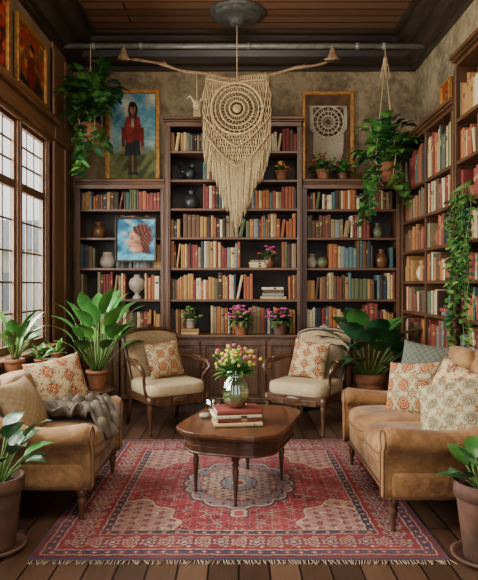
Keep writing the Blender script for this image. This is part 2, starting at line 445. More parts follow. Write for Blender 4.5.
# ------------------------------------------------------------ books
PAL = [('742e27', 'dark red'), ('8c4c2d', 'rust'), ('a07642', 'ochre tan'), ('bfa577', 'cream'), ('5f412b', 'brown'), ('3c2a20', 'dark brown'),
       ('3b5452', 'teal'), ('585c3e', 'olive green'), ('747a7a', 'gray blue'), ('2b3442', 'navy'), ('a05e35', 'burnt orange'), ('cec09e', 'ivory'),
       ('867252', 'taupe'), ('823c33', 'brick red'), ('526c6c', 'sea blue'), ('242120', 'black')]
PW = [9, 9, 9, 9, 12, 10, 6, 6, 5, 6, 6, 7, 9, 8, 4, 5]
M_BK = [simple('book_cloth_'+n.replace(' ', '_'), h, None, .6, 30, .1, spec=.3) for h, n in PAL]
def book_geo(b, var, m0, m1, m2, M=None):
    def a(*p, mi): b.box(*p, mi, M)
    a(-.5, -.40, .03, 1, 0, 1, mi=m0); a(.40, .5, .03, 1, 0, 1, mi=m0)
    a(-.40, .40, .04, .975, .02, .98, mi=m1)
    pts = [(-.5, .035), (-.42, .012), (-.2, 0), (.2, 0), (.42, .012), (.5, .035)]
    poly = pts+[(.4, .045), (-.4, .045)]
    b.prism(poly, 0, 1, m0, M)
    bands = {0: [(.82, .84)], 1: [(.12, .14), (.84, .86), (.66, .76)], 2: [(.3, .31), (.55, .68)], 3: []}[var]
    for z0, z1 in bands:
        p2 = [(x*.8, y-.006) for x, y in pts]+[(.4, .02), (-.4, .02)]
        b.prism(p2, z0, z1, m2, M)
BKM = {}
for ci in range(len(PAL)):
    for var in range(4):
        b = B(); book_geo(b, var, 0, 1, 2)
        me = bpy.data.meshes.new('book'); me.from_pydata(b.v, [], b.f)
        acc = M_GILT if ci not in (3, 11, 2, 8, 12) else M_BK[5]
        for m in (M_BK[ci], M_PAGES, acc): me.materials.append(m)
        me.polygons.foreach_set('material_index', b.mi); me.update(); BKM[(ci, var)] = me
SPEC = []
def addbook(M, ci, var, th, dp, ht, group, pos):
    d = max(pos[1], .5); px = 240+pos[0]*600/d; py = 285-(pos[2]+ht/2-1.3)*600/d
    if px > 490 or px < -10 or py > 590: return
    vis = th*ht/d**2
    if group.startswith('wall'): vis = th*ht/d**2*pos[0]/d*2.2
    SPEC.append((M, ci, var, vis, group))
def pick(): return R.choices(range(len(PAL)), PW)[0]
VW = [0, 0, 1, 2, 3, 3, 3, 3]
def row(x0, x1, yf, z, hmax, group, side=False, avoid=(), maxd=.2, cols=None):
    p = x0+.004; run = 0; ci = pick(); base = hmax*R.uniform(.78, .87)
    while p < x1-.02:
        if run <= 0:
            run = R.randint(1, 5); ci = R.choice(cols) if cols and R.random() < .5 else pick()
            th0 = R.uniform(.016, .042); h0 = base*R.uniform(.78, 1.16)
        run -= 1
        c = ci if R.random() < .55 else pick()
        th = max(.014, th0*R.uniform(.8, 1.2)); ht = min(hmax*.96, h0*R.uniform(.92, 1.06)); dp = R.uniform(.13, maxd)
        if p+th > x1: break
        hit = False
        for (a, e) in avoid:
            if p+th > a and p < e: p = e+.003; hit = True; break
        if hit: continue
        if R.random() < .012: p += R.uniform(.015, .035); continue
        lean = 0
        if R.random() < .04 and p+th+.05 < x1: lean = R.uniform(.08, .2)
        wth = th+(ht*math.sin(lean) if lean else 0)
        if lean and (p+wth > x1 or any(p+wth > a and p < e for a, e in avoid)): lean = 0; wth = th
        m = p+th/2; var = R.choice(VW)
        if side:
            Mx = Matrix.Translation((yf+.012, m, z+.001+abs(math.sin(lean))*th/2)) @ Matrix.Rotation(-pi/2, 4, 'Z') @ Matrix.Rotation(-lean, 4, 'Y'); pos = (yf+.012, m, z)
        else:
            pos = (m, yf+R.uniform(.015, .03), z+.001); Mx = Matrix.Translation((pos[0], pos[1], pos[2]+math.sin(lean)*th/2)) @ Matrix.Rotation(lean, 4, 'Y')
        addbook(Mx @ Matrix.Diagonal((th, dp, ht, 1)), c, var, th, dp, ht, group, pos)
        p += wth+.0015
def stack(x, y, z, n, group, rz=0, w=.2, d=.15, tmin=.022, tmax=.036, cols=None):
    for i in range(n):
        th = R.uniform(tmin, tmax); ww = w*R.uniform(.85, 1.0)*(1-.05*i); dd = d*R.uniform(.88, 1)*(1-.04*i)
        ci = cols[i % len(cols)] if cols else pick()
        Mx = Matrix.Translation((x+R.uniform(-.005, .005), y, z+th/2+.0005)) @ Matrix.Rotation(rz+R.uniform(-.12, .12), 4, 'Z') @ Matrix.Translation((-ww/2, -dd/2, 0)) @ Matrix.Rotation(pi/2, 4, 'Y') @ Matrix.Diagonal((th, dd, ww, 1))
        SPEC.append((Mx, ci, R.choice([0, 2, 3]), 9, group)); z += th+.001
    return z
WARM = [1, 2, 4, 10, 12, 13]; PALE = [3, 11, 2, 12]; COOL = [6, 8, 14, 7, 3]; REDS = [0, 13, 1, 4]
x0, x1, yf = -1.68, -.815, 6.32
row(x0, x1, yf, 2.10, .24, 'books on the upper shelf', cols=[2, 4, 12, 7, 3])
row(x0, x1, yf, 1.80, .28, 'books beside the blue portrait', avoid=[(-1.68, -1.25)], cols=WARM)
row(x0, x1, yf, 1.48, .30, 'books on the middle shelf', avoid=[(-1.5, -1.3), ], cols=COOL)
row(x0, x1, yf, 1.15, .31, 'books beside the round vase', avoid=[(-1.62, -1.5), (-1.18, -1.0)], cols=PALE+REDS)
row(x0, x1, yf, .79, .33, 'books on the low shelf', cols=WARM)
x0, x1, yf = -.72, .61, 6.26
row(x0, x1, yf, 2.70, .27, 'books on the top shelf', avoid=[(-.36, .61)], cols=WARM)
row(x0, x1, yf, 2.70, .27, 'books on the top shelf', avoid=[(-.72, .34)], cols=PALE)
row(x0, x1, yf, 2.40, .27, 'books on the second shelf', avoid=[(-.72, -.38), (.28, .61)], cols=REDS)
row(x0, x1, yf, 2.10, .27, 'books on the third shelf', avoid=[(-.72, -.38)], cols=REDS)
row(x0, x1, yf, 1.80, .27, 'books on the eye-level shelf', cols=[3, 4, 7, 6, 12])
row(x0, x1, yf, 1.48, .29, 'books on the shelf below the macrame', avoid=[(.02, .45)], cols=WARM)
row(x0, x1, yf, 1.15, .30, 'books on the lower shelf', avoid=[(.16, .52)], cols=[2, 3, 10, 11, 1])
row(x0, x1, yf+.03, .79, .33, 'books behind the flower pots', avoid=[(-.45, -.3)], cols=WARM)
stack(.20, 6.40, 1.48, 3, 'stack of books under the purple flowers', cols=[3, 11, 12])
stack(.36, 6.37, 1.15, 4, 'stack of books on the lower shelf', w=.27, cols=[3, 8, 4, 11])
stack(-.50, 6.22, .79, 2, 'stack of books under the small plant', cols=[3, 2])
x0, x1, yf = .71, 1.66, 6.32
row(x0, x1, yf, 2.10, .24, 'books on the upper corner shelf', cols=[7, 4, 3, 1])
row(x0, x1, yf, 1.80, .28, 'books on the second corner shelf', avoid=[(1.4, 1.66)], cols=REDS)
row(x0, x1, yf, 1.48, .30, 'books on the middle corner shelf', avoid=[(1.43, 1.60), (.71, .95)], cols=COOL)
row(x0, x1, yf, 1.15, .30, 'books on the lower corner shelf', cols=[2, 3, 10, 4])
row(x0, x1, yf, .79, .33, 'books on the low corner shelf', cols=PALE+WARM)
for z, zn in zip(RB, RB[1:]+[2.72]):
    h = zn-z-.035
    av = [(5.2, 5.42)] if z in (1.64,) else ([(5.75, 5.95)] if z == 1.34 else ([(4.95, 5.2)] if z == 1.04 else []))
    row(4.81, 5.50, 1.71, z, h, 'wall bookcase books in the corner', True, av, cols=[PALE, WARM, COOL, REDS][int(z*10) % 4])
    row(5.54, 6.22, 1.71, z, h, 'wall bookcase books in the corner', True, av, cols=[PALE, WARM, COOL, REDS][int(z*7) % 4])
RB2 = RB+[2.60]
for z, zn in zip(RB2, RB2[1:]+[3.03]):
    h = min(.34, zn-z-.035)
    row(4.15, 4.70, 1.71, z, h, 'wall bookcase books beside the vine', True, [(4.44, 4.62)] if z == 1.95 else [], cols=[WARM, REDS, COOL, PALE][int(z*9) % 4])
stack(1.80, 5.07, 1.04, 3, 'stack of books in the wall bookcase', rz=-pi/2, w=.2)
zc = .452
ztop = stack(-.02, 3.70, zc, 4, 'coffee table books', rz=.2, w=.32, d=.24, tmin=.02, tmax=.026, cols=[3, 0, 11, 13])

SPEC.sort(key=lambda s: -s[3])
for (M, ci, var, vis, g) in SPEC[:295]:
    o = bpy.data.objects.new('book', BKM[(ci, var)]); COL.objects.link(o); o.matrix_world = M
    n = PAL[ci][1]
    tag(o, (n+' hardcover book lying in a '+g.split(' of')[0]+' pile') if 'stack' in g else ((n+' hardcover book in the pile on the coffee table') if 'coffee' in g else n+' clothbound book standing upright in a packed shelf'), 'book', g)
if SPEC[295:]:
    b = B()
    for (M, ci, var, vis, g) in SPEC[295:]:
        book_geo(b, var, ci, len(PAL), len(PAL)+1, M)
    o = b.make('books', M_BK+[M_PAGES, M_GILT])
    tag(o, 'rows of assorted clothbound books filling the remaining shelves', 'books'); o['kind'] = 'stuff'

# ------------------------------------------------------------ vases, pots, plants
def pot_parts(t, r, h, mat, rim=True, saucer=False, z0=0):
    b = B()
    if rim: pr = [(r*.68, z0), (r*.70, z0+.005), (r*.93, z0+h*.78), (r*.94, z0+h*.8), (r*1.03, z0+h*.81), (r*1.03, z0+h), (r*.92, z0+h), (r*.88, z0+h*.86)]
    else: pr = [(r*.6, z0), (r*.9, z0+h*.25), (r, z0+h*.5), (r*.9, z0+h*.8), (r*.8, z0+h*.9), (r*.86, z0+h), (r*.78, z0+h), (r*.74, z0+h*.88)]
    b.lathe(pr, 28); b.make('pot', mat, t)
    b = B(); b.lathe([(r*.86, z0+h*.84), (r*.86, z0+h*.88), (r*.4, z0+h*.9)], 20); b.make('soil', M_SOIL, t)
    if saucer:
        b = B(); b.lathe([(r*.9, 0), (r*1.1, .02), (r*1.12, .03), (r*1.0, .03), (r*.95, .012)], 28); b.make('saucer', mat, t)
def broad_plant(name, label, loc, r, h, n, L, W, pet, mats, pot=M_TERRA, spread=1.0, saucer=False, droop=1.1, az0=0, azr=2*pi, z0=0, bend=.06, etop=1.42):
    t = thing(name, label, 'plant', loc)
    pot_parts(t, r, h, pot, saucer=saucer, z0=z0)
    lf = B(); sm = B()
    for i in range(n):
        az = az0+((i*.381966) % 1-.5)*azr+R.uniform(-.2, .2)
        f = i/max(1, n-1)
        e = (etop-.85*f*spread)+R.uniform(-.08, .08)
        pl = pet*(1.0-.5*f)*R.uniform(.85, 1.12)
        p = Vector((math.cos(az)*r*.25, math.sin(az)*r*.25, z0+h*.87)); pts = [p.copy()]; ee = e
        for k in range(5):
            p = p+Vector((math.cos(az)*math.cos(ee), math.sin(az)*math.cos(ee), math.sin(ee)))*pl/5; ee -= bend; pts.append(p.copy())
        sm.tube(pts, [.007, .006, .006, .005, .005, .004], 6)
        ll = L*R.uniform(.8, 1.1)*(1 if f < .8 else .8)
        lf.leaf(p, az+R.uniform(-.5, .5), ee, ll, W*R.uniform(.85, 1.1), droop*R.uniform(.7, 1.2), R.choice(range(len(mats))), n=9, fold=R.uniform(.1, .3), ripple=.04, pw=.75)
    lf.make('leaves', mats, t); sm.make('stems', M_STEM, t)
    return t
def vine(lf, sm, start, drop, dx, dy, L, nm):
    p = Vector(start); pts = [p.copy()]; n = max(4, int(drop/.05)); ph = R.uniform(0, 6)
    for i in range(n):
        p = p+Vector((dx/n+.012*math.sin(ph+i*.7), dy/n+.012*math.cos(ph+i*.6), -drop/n)); pts.append(p.copy())
        for k in (0, 1):
            a = R.uniform(0, 2*pi)
            lf.sleaf(p, (math.cos(a)*.8, math.sin(a)*.8, -.5), L*R.uniform(.7, 1.15), L*.8, R.randrange(nm))
    sm.tube(pts, .0025, 4)
def bush(lf, sm, c, n, reach, up, L, W, nm, down=.8):
    for i in range(n):
        az = R.uniform(0, 2*pi); e = R.uniform(.55, 1.5); d = reach*R.uniform(.35, 1)
        p = Vector(c); pts = [p.copy()]; ee = e
        for k in range(5):
            p = p+Vector((math.cos(az)*math.cos(ee)*d/5, math.sin(az)*math.cos(ee)*d/5, math.sin(ee)*up*d/5)); ee -= down/5*R.uniform(.3, 1); pts.append(p.copy())
            if k > 1: lf.leaf(p, az+R.uniform(-1.3, 1.3), ee+R.uniform(-.5, .5), L*R.uniform(.6, 1.0), W*R.uniform(.6, 1), 1.1, R.randrange(nm), n=5, fold=.2, pw=.62)
        sm.tube(pts, .003, 4)
        lf.leaf(p, az, min(ee, .6), L*R.uniform(.8, 1.15), W, 1.3, R.randrange(nm), n=5, fold=.2, pw=.62)
GR = [M_GREEN, M_GREEND, M_GREENL]
def hanging(label, x, y, zp, r, h, ztop, n, reach, L, vines, zk, up=1.5, tassel=True):
    t = thing('hanging_plant', label, 'plant', (x, y, zp))
    pot_parts(t, r, h, M_TERRA)
    rp = B()
    for k in range(4):
        a = k*pi/2+.6
        rp.tube([(math.cos(a)*.02, math.sin(a)*.02, -.03), (math.cos(a)*r*.8, math.sin(a)*r*.8, .0), (math.cos(a)*r*1.08, math.sin(a)*r*1.08, h*.8), (math.cos(a)*r*1.25, math.sin(a)*r*1.25, h+.05), (0, 0, zk)], .0045, 5)
    rp.tube([(0, 0, zk-.03), (0, 0, ztop-zp)], .005, 5)
    if tassel:
        rp.lathe([(.006, zk-.1), (.018, zk-.06), (.024, zk), (.022, zk+.04), (.008, zk+.07)], 10)
        for k in range(14):
            a = k*.9; rp.tube([(0, 0, zk+.02), (math.cos(a)*.03, math.sin(a)*.03, zk-.02), (math.cos(a)*.05, math.sin(a)*.05, zk-.15)], .0035, 4)
    rp.make('rope_hanger', M_ROPE, t)
    lf = B(); sm = B()
    bush(lf, sm, (0, 0, h*.85), n, reach, up, L, L*.72, 3)
    for (az, dr, out) in vines:
        sx, sy = math.cos(az)*r, math.sin(az)*r
        vine(lf, sm, (sx*1.15, sy*1.15, h+.01), dr, math.cos(az)*out, math.sin(az)*out, L*.6, 3)
    lf.make('leaves', GR, t); sm.make('stems', M_STEM, t)
    return t
PY, PZ = 6.08, 3.72
hanging('leafy green hanging plant in a terracotta pot near the window', -1.48, 5.98, 2.72, .10, .18, PZ-.02, 66, .31, .18, [(3.2, .45, .0), (3.6, .5, .0), (2.8, .35, .0), (4.0, .5, .0), (4.5, .32, .03), (5.0, .28, .04), (.2, .3, .02)], .75, 2.3, False)
hanging('trailing green pothos hanging in a rope plant hanger by the bookcases', 1.47, PY-.05, 2.33, .11, .19, PZ-.02, 56, .33, .18, [(3.0, .5, .1), (3.4, .6, .1), (2.7, .4, .08), (3.8, .5, .12), (.1, .4, .06), (-.3, .35, .05), (5.4, .25, .05)], 1.20)

def lathe_vase(name, label, loc, prof, mat, cat='vase', n=24, mod=None):
    b = B(); b.lathe(prof, n, mod=mod); o = b.make(name, mat, loc=loc); return tag(o, label, cat)
def vprof(r, h, neck=.45, lip=.6):
    return [(r*.5, 0), (r*.8, h*.12), (r, h*.38), (r*.85, h*.62), (r*neck, h*.8), (r*neck, h*.9), (r*lip, h), (r*lip*.8, h), (r*neck*.8, h*.88)]
lathe_vase('vase', 'brown ceramic vase on the bookcase shelf', (-1.5, 6.42, 1.8), vprof(.075, .17), M_CERB)
lathe_vase('vase', 'small round stoneware jar on the bookcase shelf', (-1.4, 6.42, 1.48), vprof(.09, .17, .6, .6), M_CERW)
lathe_vase('vase', 'round dark metallic footed vase on the shelf', (-1.09, 6.42, 1.15), [(.05, 0), (.05, .02), (.02, .05), (.03, .07), (.075, .11), (.09, .16), (.075, .21), (.03, .24), (.035, .26), (.02, .26)], M_CERW)
lathe_vase('vase', 'bronze vase on the shelf near the corner', (1.52, 6.42, 1.48), vprof(.07, .2), M_CERB)
lathe_vase('vase', 'tall olive glazed vase beside the books', (1.48, 6.42, 1.8), vprof(.06, .16), M_CERG)
lathe_vase('vase', 'cream jar on the middle corner shelf', (.78, 6.42, 1.48), vprof(.06, .15), M_CERW)
lathe_vase('vase', 'dark glazed vase on the tall bookcase shelf', (-.5, 6.38, 2.1), vprof(.085, .2), M_CERD)
lathe_vase('vase', 'terracotta vase at the end of the shelf', (1.80, 5.31, 1.64), vprof(.07, .2), M_TERRA)
lathe_vase('vase', 'white jar tucked into the wall bookcase', (1.80, 5.85, 1.34), vprof(.07, .19), M_CREAM)
lathe_vase('globe_vase', 'small teal glass ball vase on the corner shelf', (.89, 6.40, 1.48), [(.02, 0), (.05, .02), (.065, .06), (.05, .1), (.025, .12), (.02, .12)], M_CERG)
b = B()
b.lathe([(.07, 0), (.075, .02), (.05, .03)], 20)
b.sbox((0, 0, .09), (.055, .045, .07), .9); b.sbox((.03, -.01, .17), (.032, .028, .03), 1, 14, 10)
b.tube([(.05, -.01, .17), (.085, -.015, .16)], [.012, .003], 6); b.tube([(-.03, 0, .08), (-.09, .01, .12), (-.13, .02, .19)], [.03, .02, .008], 8)
b.tube([(-.05, 0, .1), (-.09, -.03, .05), (-.12, -.03, .04)], [.02, .012, .005], 6)
tag(b.make('bird_figurine', M_CERD, loc=(-.52, 6.4, 2.4)), 'dark ceramic bird figurine on the bookcase shelf', 'figurine')

def flower_pot(label, loc, r, h, potmat, petals, n, spread, leafy=True, rim=True):
    t = thing('potted_flowers', label, 'plant', loc)
    pot_parts(t, r, h, potmat, rim=rim)
    lf = B(); sm = B(); fl = B()
    for i in range(n):
        az = R.uniform(0, 2*pi); e = R.uniform(.35, 1.5); d = spread*R.uniform(.7, 1)
        p = Vector((0, 0, h*.88)); q = p+Vector((math.cos(az)*math.cos(e)*d, math.sin(az)*math.cos(e)*d, math.sin(e)*d))
        sm.tube([p, (p+q)/2+Vector((0, 0, .01)), q], .0025, 4)
        for k in range(5):
            a = k*2*pi/5; fl.sbox((q.x+math.cos(a)*.013, q.y+math.sin(a)*.013, q.z), (.012, .012, .009), 1, 8, 6, R.randrange(len(petals)))
    for i in range(int(n*2.0)):
        az = R.uniform(0, 2*pi); lf.leaf((0, 0, h*.9), az, R.uniform(.1, 1.3), spread*R.uniform(.7, 1.05), spread*.32, 1.2, R.randrange(3), n=5)
    lf.make('leaves', GR, t); sm.make('stems', M_STEM, t); fl.make('blossoms', petals, t)
    return t
flower_pot('potted plant with purple blossoms on the cabinet top', (.02, 6.17, .79), .08, .14, M_TERRA, [M_PURP, M_PINKP], 26, .18)
flower_pot('potted flowers with pink and red blossoms on the cabinet top', (.42, 6.17, .79), .085, .14, M_TERRAD, [M_PURP, M_RED], 26, .18)
flower_pot('small leafy plant in a stoneware pot on stacked books', (-.50, 6.2, .852), .055, .1, M_CERW, [M_GREENL], 8, .14)
flower_pot('purple flowers in a dark round vase on stacked books', (.32, 6.36, 1.48), .06, .12, M_CERB, [M_PURP, M_RED], 14, .13, rim=False)
flower_pot('red flowering plant in a terracotta pot on the shelf', (.45, 6.36, 2.4), .065, .11, M_TERRA, [M_RED, M_YEL], 12, .11)
flower_pot('red leafed plant in a terracotta pot on the bookcase top', (.90, 6.42, 2.411), .08, .12, M_TERRA, [M_RED, M_GREENL], 16, .2)
flower_pot('leafy plant on top of the corner bookcase', (1.12, 6.45, 2.411), .06, .09, M_CERB, [M_GREENL], 8, .2)

broad_plant('potted_plant', 'large glossy broad-leaved plant in terracotta on a stool', (-1.30, 5.5, .352), .1, .17, 34, .31, .14, .56, [M_GREEN, M_GREENL, M_GREEN], az0=-.3, azr=5.2, droop=.9, bend=.03, spread=.62)
broad_plant('potted_plant', 'large dark green plant in a terracotta pot beside the armchair', (1.24, 5.72, 0), .15, .46, 30, .34, .23, .50, [M_GREEND, M_GREEND, M_GREEN], spread=.9, az0=-pi/2, azr=5.0, droop=.9)
broad_plant('potted_plant', 'bright green plant in a terracotta pot on the window cabinet', (-1.62, 4.32, .62), .075, .15, 14, .19, .09, .26, [M_GREENL, M_GREEN], droop=.6, az0=-.1, azr=3.6, spread=.45)
broad_plant('potted_plant', 'small spiky succulent in a clay pot on the window cabinet', (-1.60, 5.25, .62), .055, .09, 10, .15, .04, .02, [M_GREENL], droop=.3)
broad_plant('potted_plant', 'small leafy seedling in a clay pot on the window cabinet', (-1.58, 4.78, .62), .05, .09, 9, .1, .05, .07, [M_GREEN], droop=.6, spread=.7)
broad_plant('potted_plant', 'leafy dark plant in a large weathered terracotta pot on the floor', (-1.20, 2.95, 0), .135, .35, 22, .17, .11, .27, [M_GREEND, M_GREEN], pot=M_TERRAD, saucer=True, z0=.012, spread=.8)
broad_plant('potted_plant', 'rubber plant in a large aged terracotta pot beside the sofa', (1.17, 2.84, 0), .145, .36, 14, .18, .11, .15, [M_GREEND, M_GREEN], pot=M_TERRAD, saucer=True, z0=.012, spread=.7)
t = thing('trailing_ivy', 'ivy trailing down the wall bookcase from a small pot', 'plant', (1.80, 4.53, 1.95)); pot_parts(t, .06, .1, M_TERRA)
lf = B(); sm = B()
for k in range(12):
    y = -.20+.035*k
    sm.tube([(0, 0, .09), (-.07, y*.5, .13), (-.15, y, .06)], .003, 4)
    vine(lf, sm, (-.15, y, .06), R.uniform(.35, 1.3), -.0, R.uniform(-.03, .03), .06, 3)
lf.make('leaves', GR, t); sm.make('stems', M_STEM, t)

t = thing('plant_stool', 'small round wooden stool holding the large plant', 'stool', (-1.30, 5.5, 0))
b = B(); b.lathe([(.15, .32), (.165, .325), (.165, .345), (.155, .35)], 28); b.make('seat', M_CHAIR, t)
for k in range(4):
    a = k*pi/2+.5; b = B(); b.tube([(math.cos(a)*.15, math.sin(a)*.15, 0), (math.cos(a)*.11, math.sin(a)*.11, .325)], [.012, .017], 8); b.make('leg', M_CHAIR, t)
lathe_vase('bowl', 'small green ceramic bowl on the window cabinet', (-1.58, 5.03, .62), [(.035, 0), (.065, .03), (.075, .06), (.068, .06), (.05, .03)], M_CERG, 'bowl')
b = B(); b.lathe([(.11, 0), (.13, .05), (.125, .1), (.12, .1), (.115, .03)], 28, mod=lambda a, z: 1+.02*math.sin(a*20+z*200))
tag(b.make('wicker_basket', M_WICK, loc=(-1.66, 3.8, .62)), 'low round wicker basket on the window cabinet', 'basket')

t = thing('window_cabinet', 'long low dark wooden cabinet running under the windows', 'cabinet', (-1.66, 3.9, 0))
b = B(); b.box(-.165, .09, -1.7, 1.8, .0, .58); b.make('body', M_DARKY, t, bevel=.004)
b = B(); b.box(-.168, .15, -1.72, 1.82, .58, .618); b.make('top', M_WINW, t, bevel=.006)
for i in range(6):
    a = -1.68+i*.58; d = B(); d.box(.09, .105, a+.01, a+.56, .06, .54)
    d.box(.105, .115, a+.01, a+.06, .06, .54); d.box(.105, .115, a+.51, a+.56, .06, .54); d.box(.105, .115, a+.06, a+.51, .06, .11); d.box(.105, .115, a+.06, a+.51, .49, .54)
    dd = d.make('door', M_DARKY, t, bevel=.003)
    k = B(); k.sbox((.122, a+(.53 if i % 2 == 0 else .04), .33), (.012, .01, .01), 1, 10, 8); k.make('knob', M_BRASS, dd)

# ------------------------------------------------------------ framed pictures
def clrs(*h): return [np.array(lin(x)[:3]) for x in h]
def paint(U, base): return np.broadcast_to(base, U.shape+(3,)).copy()
def put(C, mask, c): C[mask] = c
def mix(C, mask, c): C[:] = C*(1-mask[..., None])+c*mask[..., None]
def sn(U, V, k, s=0): return np.sin(U*k+s+1.7*np.sin(V*k*.6+s))*np.sin(V*k*1.3-s+1.3*np.sin(U*k*.7))
def painterly(fn, amp=.035):
    def g(U, V):
        U2 = U+amp*sn(U, V, 17, .3)+amp*.5*sn(V, U, 31, 1); V2 = V+amp*sn(V, U, 19, 2)+amp*.5*sn(U, V, 37, .4)
        C = fn(U2, V2); C *= (.90+.20*sn(U, V, 9, 1)+.16*sn(U*.6, V*1.6, 43, 2))[..., None].clip(.4, 1.3)
        return C
    return g
def soft(e, w=.04): return np.clip(.5-e/w, 0, 1)
def ell(U, V, cx, cy, rx, ry): return (np.sqrt(((U-cx)/rx)**2+((V-cy)/ry)**2)-1)*min(rx, ry)
def portrait(U, V):
    sky, sky2, cloud, gr, gr2, red, red2, dk, skin, skd, hair, skirt, haze = clrs('4a8aa4', '8cb8b8', 'd8ceac', '6f7440', '3f4c28', '9a2c26', '5c1612', '16141a', 'a07050', '6a4430', '140d0a', '2c2a32', '7d9a84')
    C = paint(U, sky); mix(C, np.clip(.55-.7*V+.35*sn(U, V, 3), 0, 1), sky2); mix(C, np.clip(sn(U, V, 3.5, 1)+V*.2, 0, 1)*(V > -.25)*.8, cloud)
    mix(C, soft(V+.22+.05*np.sin(U*4), .12), haze); mix(C, soft(V+.36+.06*np.sin(U*5), .1), gr); mix(C, (V < -.42)*np.clip(sn(U, V, 8)+.2, 0, 1), gr2)
    for cx in (-.11, .11):
        mix(C, soft(np.maximum(abs(U-cx)-.075+.02*(V+.5), np.maximum(V+.28, -.84-V))), skd*.5); mix(C, soft(ell(U, V, cx+.03, -.86, .12, .04)), dk)
    mix(C, soft(np.maximum(abs(U)-.27-.14*(-V), np.maximum(V-.06, -.45-V))), skirt); mix(C, soft(np.maximum(abs(U)-.27-.14*(-V), np.maximum(V-.06, -.45-V)))*(np.sin(U*30+V*4) > .4)*.6, dk)
    for s in (-1, 1):
        arm = np.maximum(abs(U-s*.40)-.07, np.maximum(V-.20, -.26-V)); mix(C, soft(arm), red2*1.2); mix(C, soft(ell(U, V, s*.41, -.29, .06, .055)), skin)
    # loose red poncho-like garment falling from the shoulders
    sh = np.maximum(abs(U)-(.20+.34*np.clip(.50-V, 0, 1)**.6*.95), np.maximum(V-(.50-.3*abs(U)**1.3), -.12+.04*np.sin(U*11)-V)); mix(C, soft(sh), red); mix(C, soft(sh)*np.clip(.5+.8*np.sin(U*13+V*3), 0, 1)*.6, red2); mix(C, soft(sh)*(U > .22)*.45, red2)
    mix(C, soft(np.maximum(abs(U)-.055, np.maximum(V-.46, .2-V)), .03), clrs('b8a888')[0]*.8)
    mix(C, soft(ell(U, V, 0, .60, .21, .20), .05), hair); mix(C, soft(np.maximum(abs(U)-.065, np.maximum(V-.56, .42-V)), .03), skd)
    mix(C, soft(ell(U, V, 0, .61, .115, .105), .03), skin); mix(C, soft(ell(U, V, .05, .60, .06, .09), .03)*.5, skd); mix(C, soft(ell(U, V, 0, .72, .15, .06), .03), hair)
    for s in (-1, 1): mix(C, soft(ell(U, V, s*.045, .625, .022, .010), .01), dk)
    mix(C, soft(ell(U, V, 0, .555, .03, .009), .01), red)
    return C
def blueface(U, V):
    b1, b2, b3, skin, skin2, hair, w = clrs('1b6c94', '5aa6ba', '124668', 'c08a6a', '80503c', '3c1c14', 'b8c4b8')
    C = paint(U, b1); mix(C, np.clip(.4+.6*sn(U, V, 3), 0, 1), b2); mix(C, np.clip(-sn(U, V, 5, 2), 0, 1), b3); mix(C, np.clip(sn(U, V, 4, 5)-.5, 0, 1), w)
    mix(C, soft(ell(U, V, .36, .16, .46, .56), .12), hair)
    mix(C, soft(np.maximum(.18-U, np.maximum(V-.3, np.maximum(-.85-V+.1*np.sin(U*20), U-.8+.25*(V+.7)))), .12), hair)
    mix(C, soft(np.maximum(abs(U-.12)-.2, V+.25), .06), skin2); mix(C, soft(V+.62+.15*abs(U-.2), .1), b2)
    pv = np.array([-.62, -.50, -.44, -.38, -.33, -.27, -.21, -.15, -.02, .08, .16, .42, .6]); pu = np.array([.0, -.28, -.34, -.33, -.40, -.34, -.40, -.58, -.40, -.31, -.36, -.26, .0])
    edge = np.interp(V, pv, pu)
    face = np.maximum(edge-U, np.maximum(U-.22+.1*V, np.maximum(-.55-V, V-.50))); mix(C, soft(face, .02), skin)
    mix(C, soft(face, .02)*np.clip((U-edge-.28)*3, 0, .8), skin2)
    hl = ell(U, V, .28, .46, .46, .26)+.03*np.sin(U*17+V*11); mix(C, soft(hl, .10), hair)
    strands = (ell(U, V, .36, .16, .50, .64) < .02)*(U > .0+.25*(V < .3))*np.clip(np.sin(U*34+V*16+4*np.sin(V*4)), 0, 1); mix(C, strands*.55*((V > .3) | (U > .2)), clrs('96502e')[0])
    mix(C, soft(ell(U, V, -.21, .04, .075, .03), .02), b3*.4); mix(C, soft(ell(U, V, -.21, .14, .11, .018), .02), hair)
    mix(C, soft(ell(U, V, -.32, -.30, .065, .03), .02), clrs('8a2f2a')[0]); mix(C, soft(ell(U, V, -.08, -.12, .10, .08), .08)*.35, clrs('b05a48')[0])
    return C
def garden(U, V):
    a, b_, c, d, e, f = clrs('94381e', '5a5a2c', 'b87a3c', '74241a', '2a2218', '6c2a1c')
    C = paint(U, a); mix(C, np.clip(sn(U, V, 4)*1.3, 0, 1), b_); mix(C, np.clip(sn(U, V, 6, 2)*2-.6, 0, 1), c); mix(C, soft(V+.45-.2*np.sin(U*4), .2), e); mix(C, np.clip(sn(U, V, 5, 4)*2-1, 0, 1), f)
    mix(C, soft(ell(U, V, 0, -.3, .32, .6), .1), d); mix(C, soft(ell(U, V, 0, .36, .15, .18), .05), c*.9); mix(C, soft(ell(U, V, 0.02, .5, .18, .12), .06), e); return C
def floral(U, V):
    a, b_, c, d = clrs('9a2c1c', '4a3a20', 'b8502a', '4c1a12')
    C = paint(U, d); mix(C, np.clip(sn(U, V, 5)*2, 0, 1), b_); mix(C, np.clip(sn(U, V, 7, 1)*3, 0, 1), a); mix(C, np.clip(sn(U, V, 8, 3)*3-1.2, 0, 1), c); return C
def brownback(U, V):
    a, b_ = clrs('6a4e34', '48331f'); C = paint(U, a); mix(C, np.clip(.5+.5*sn(U, V, 6), 0, 1), b_); return C
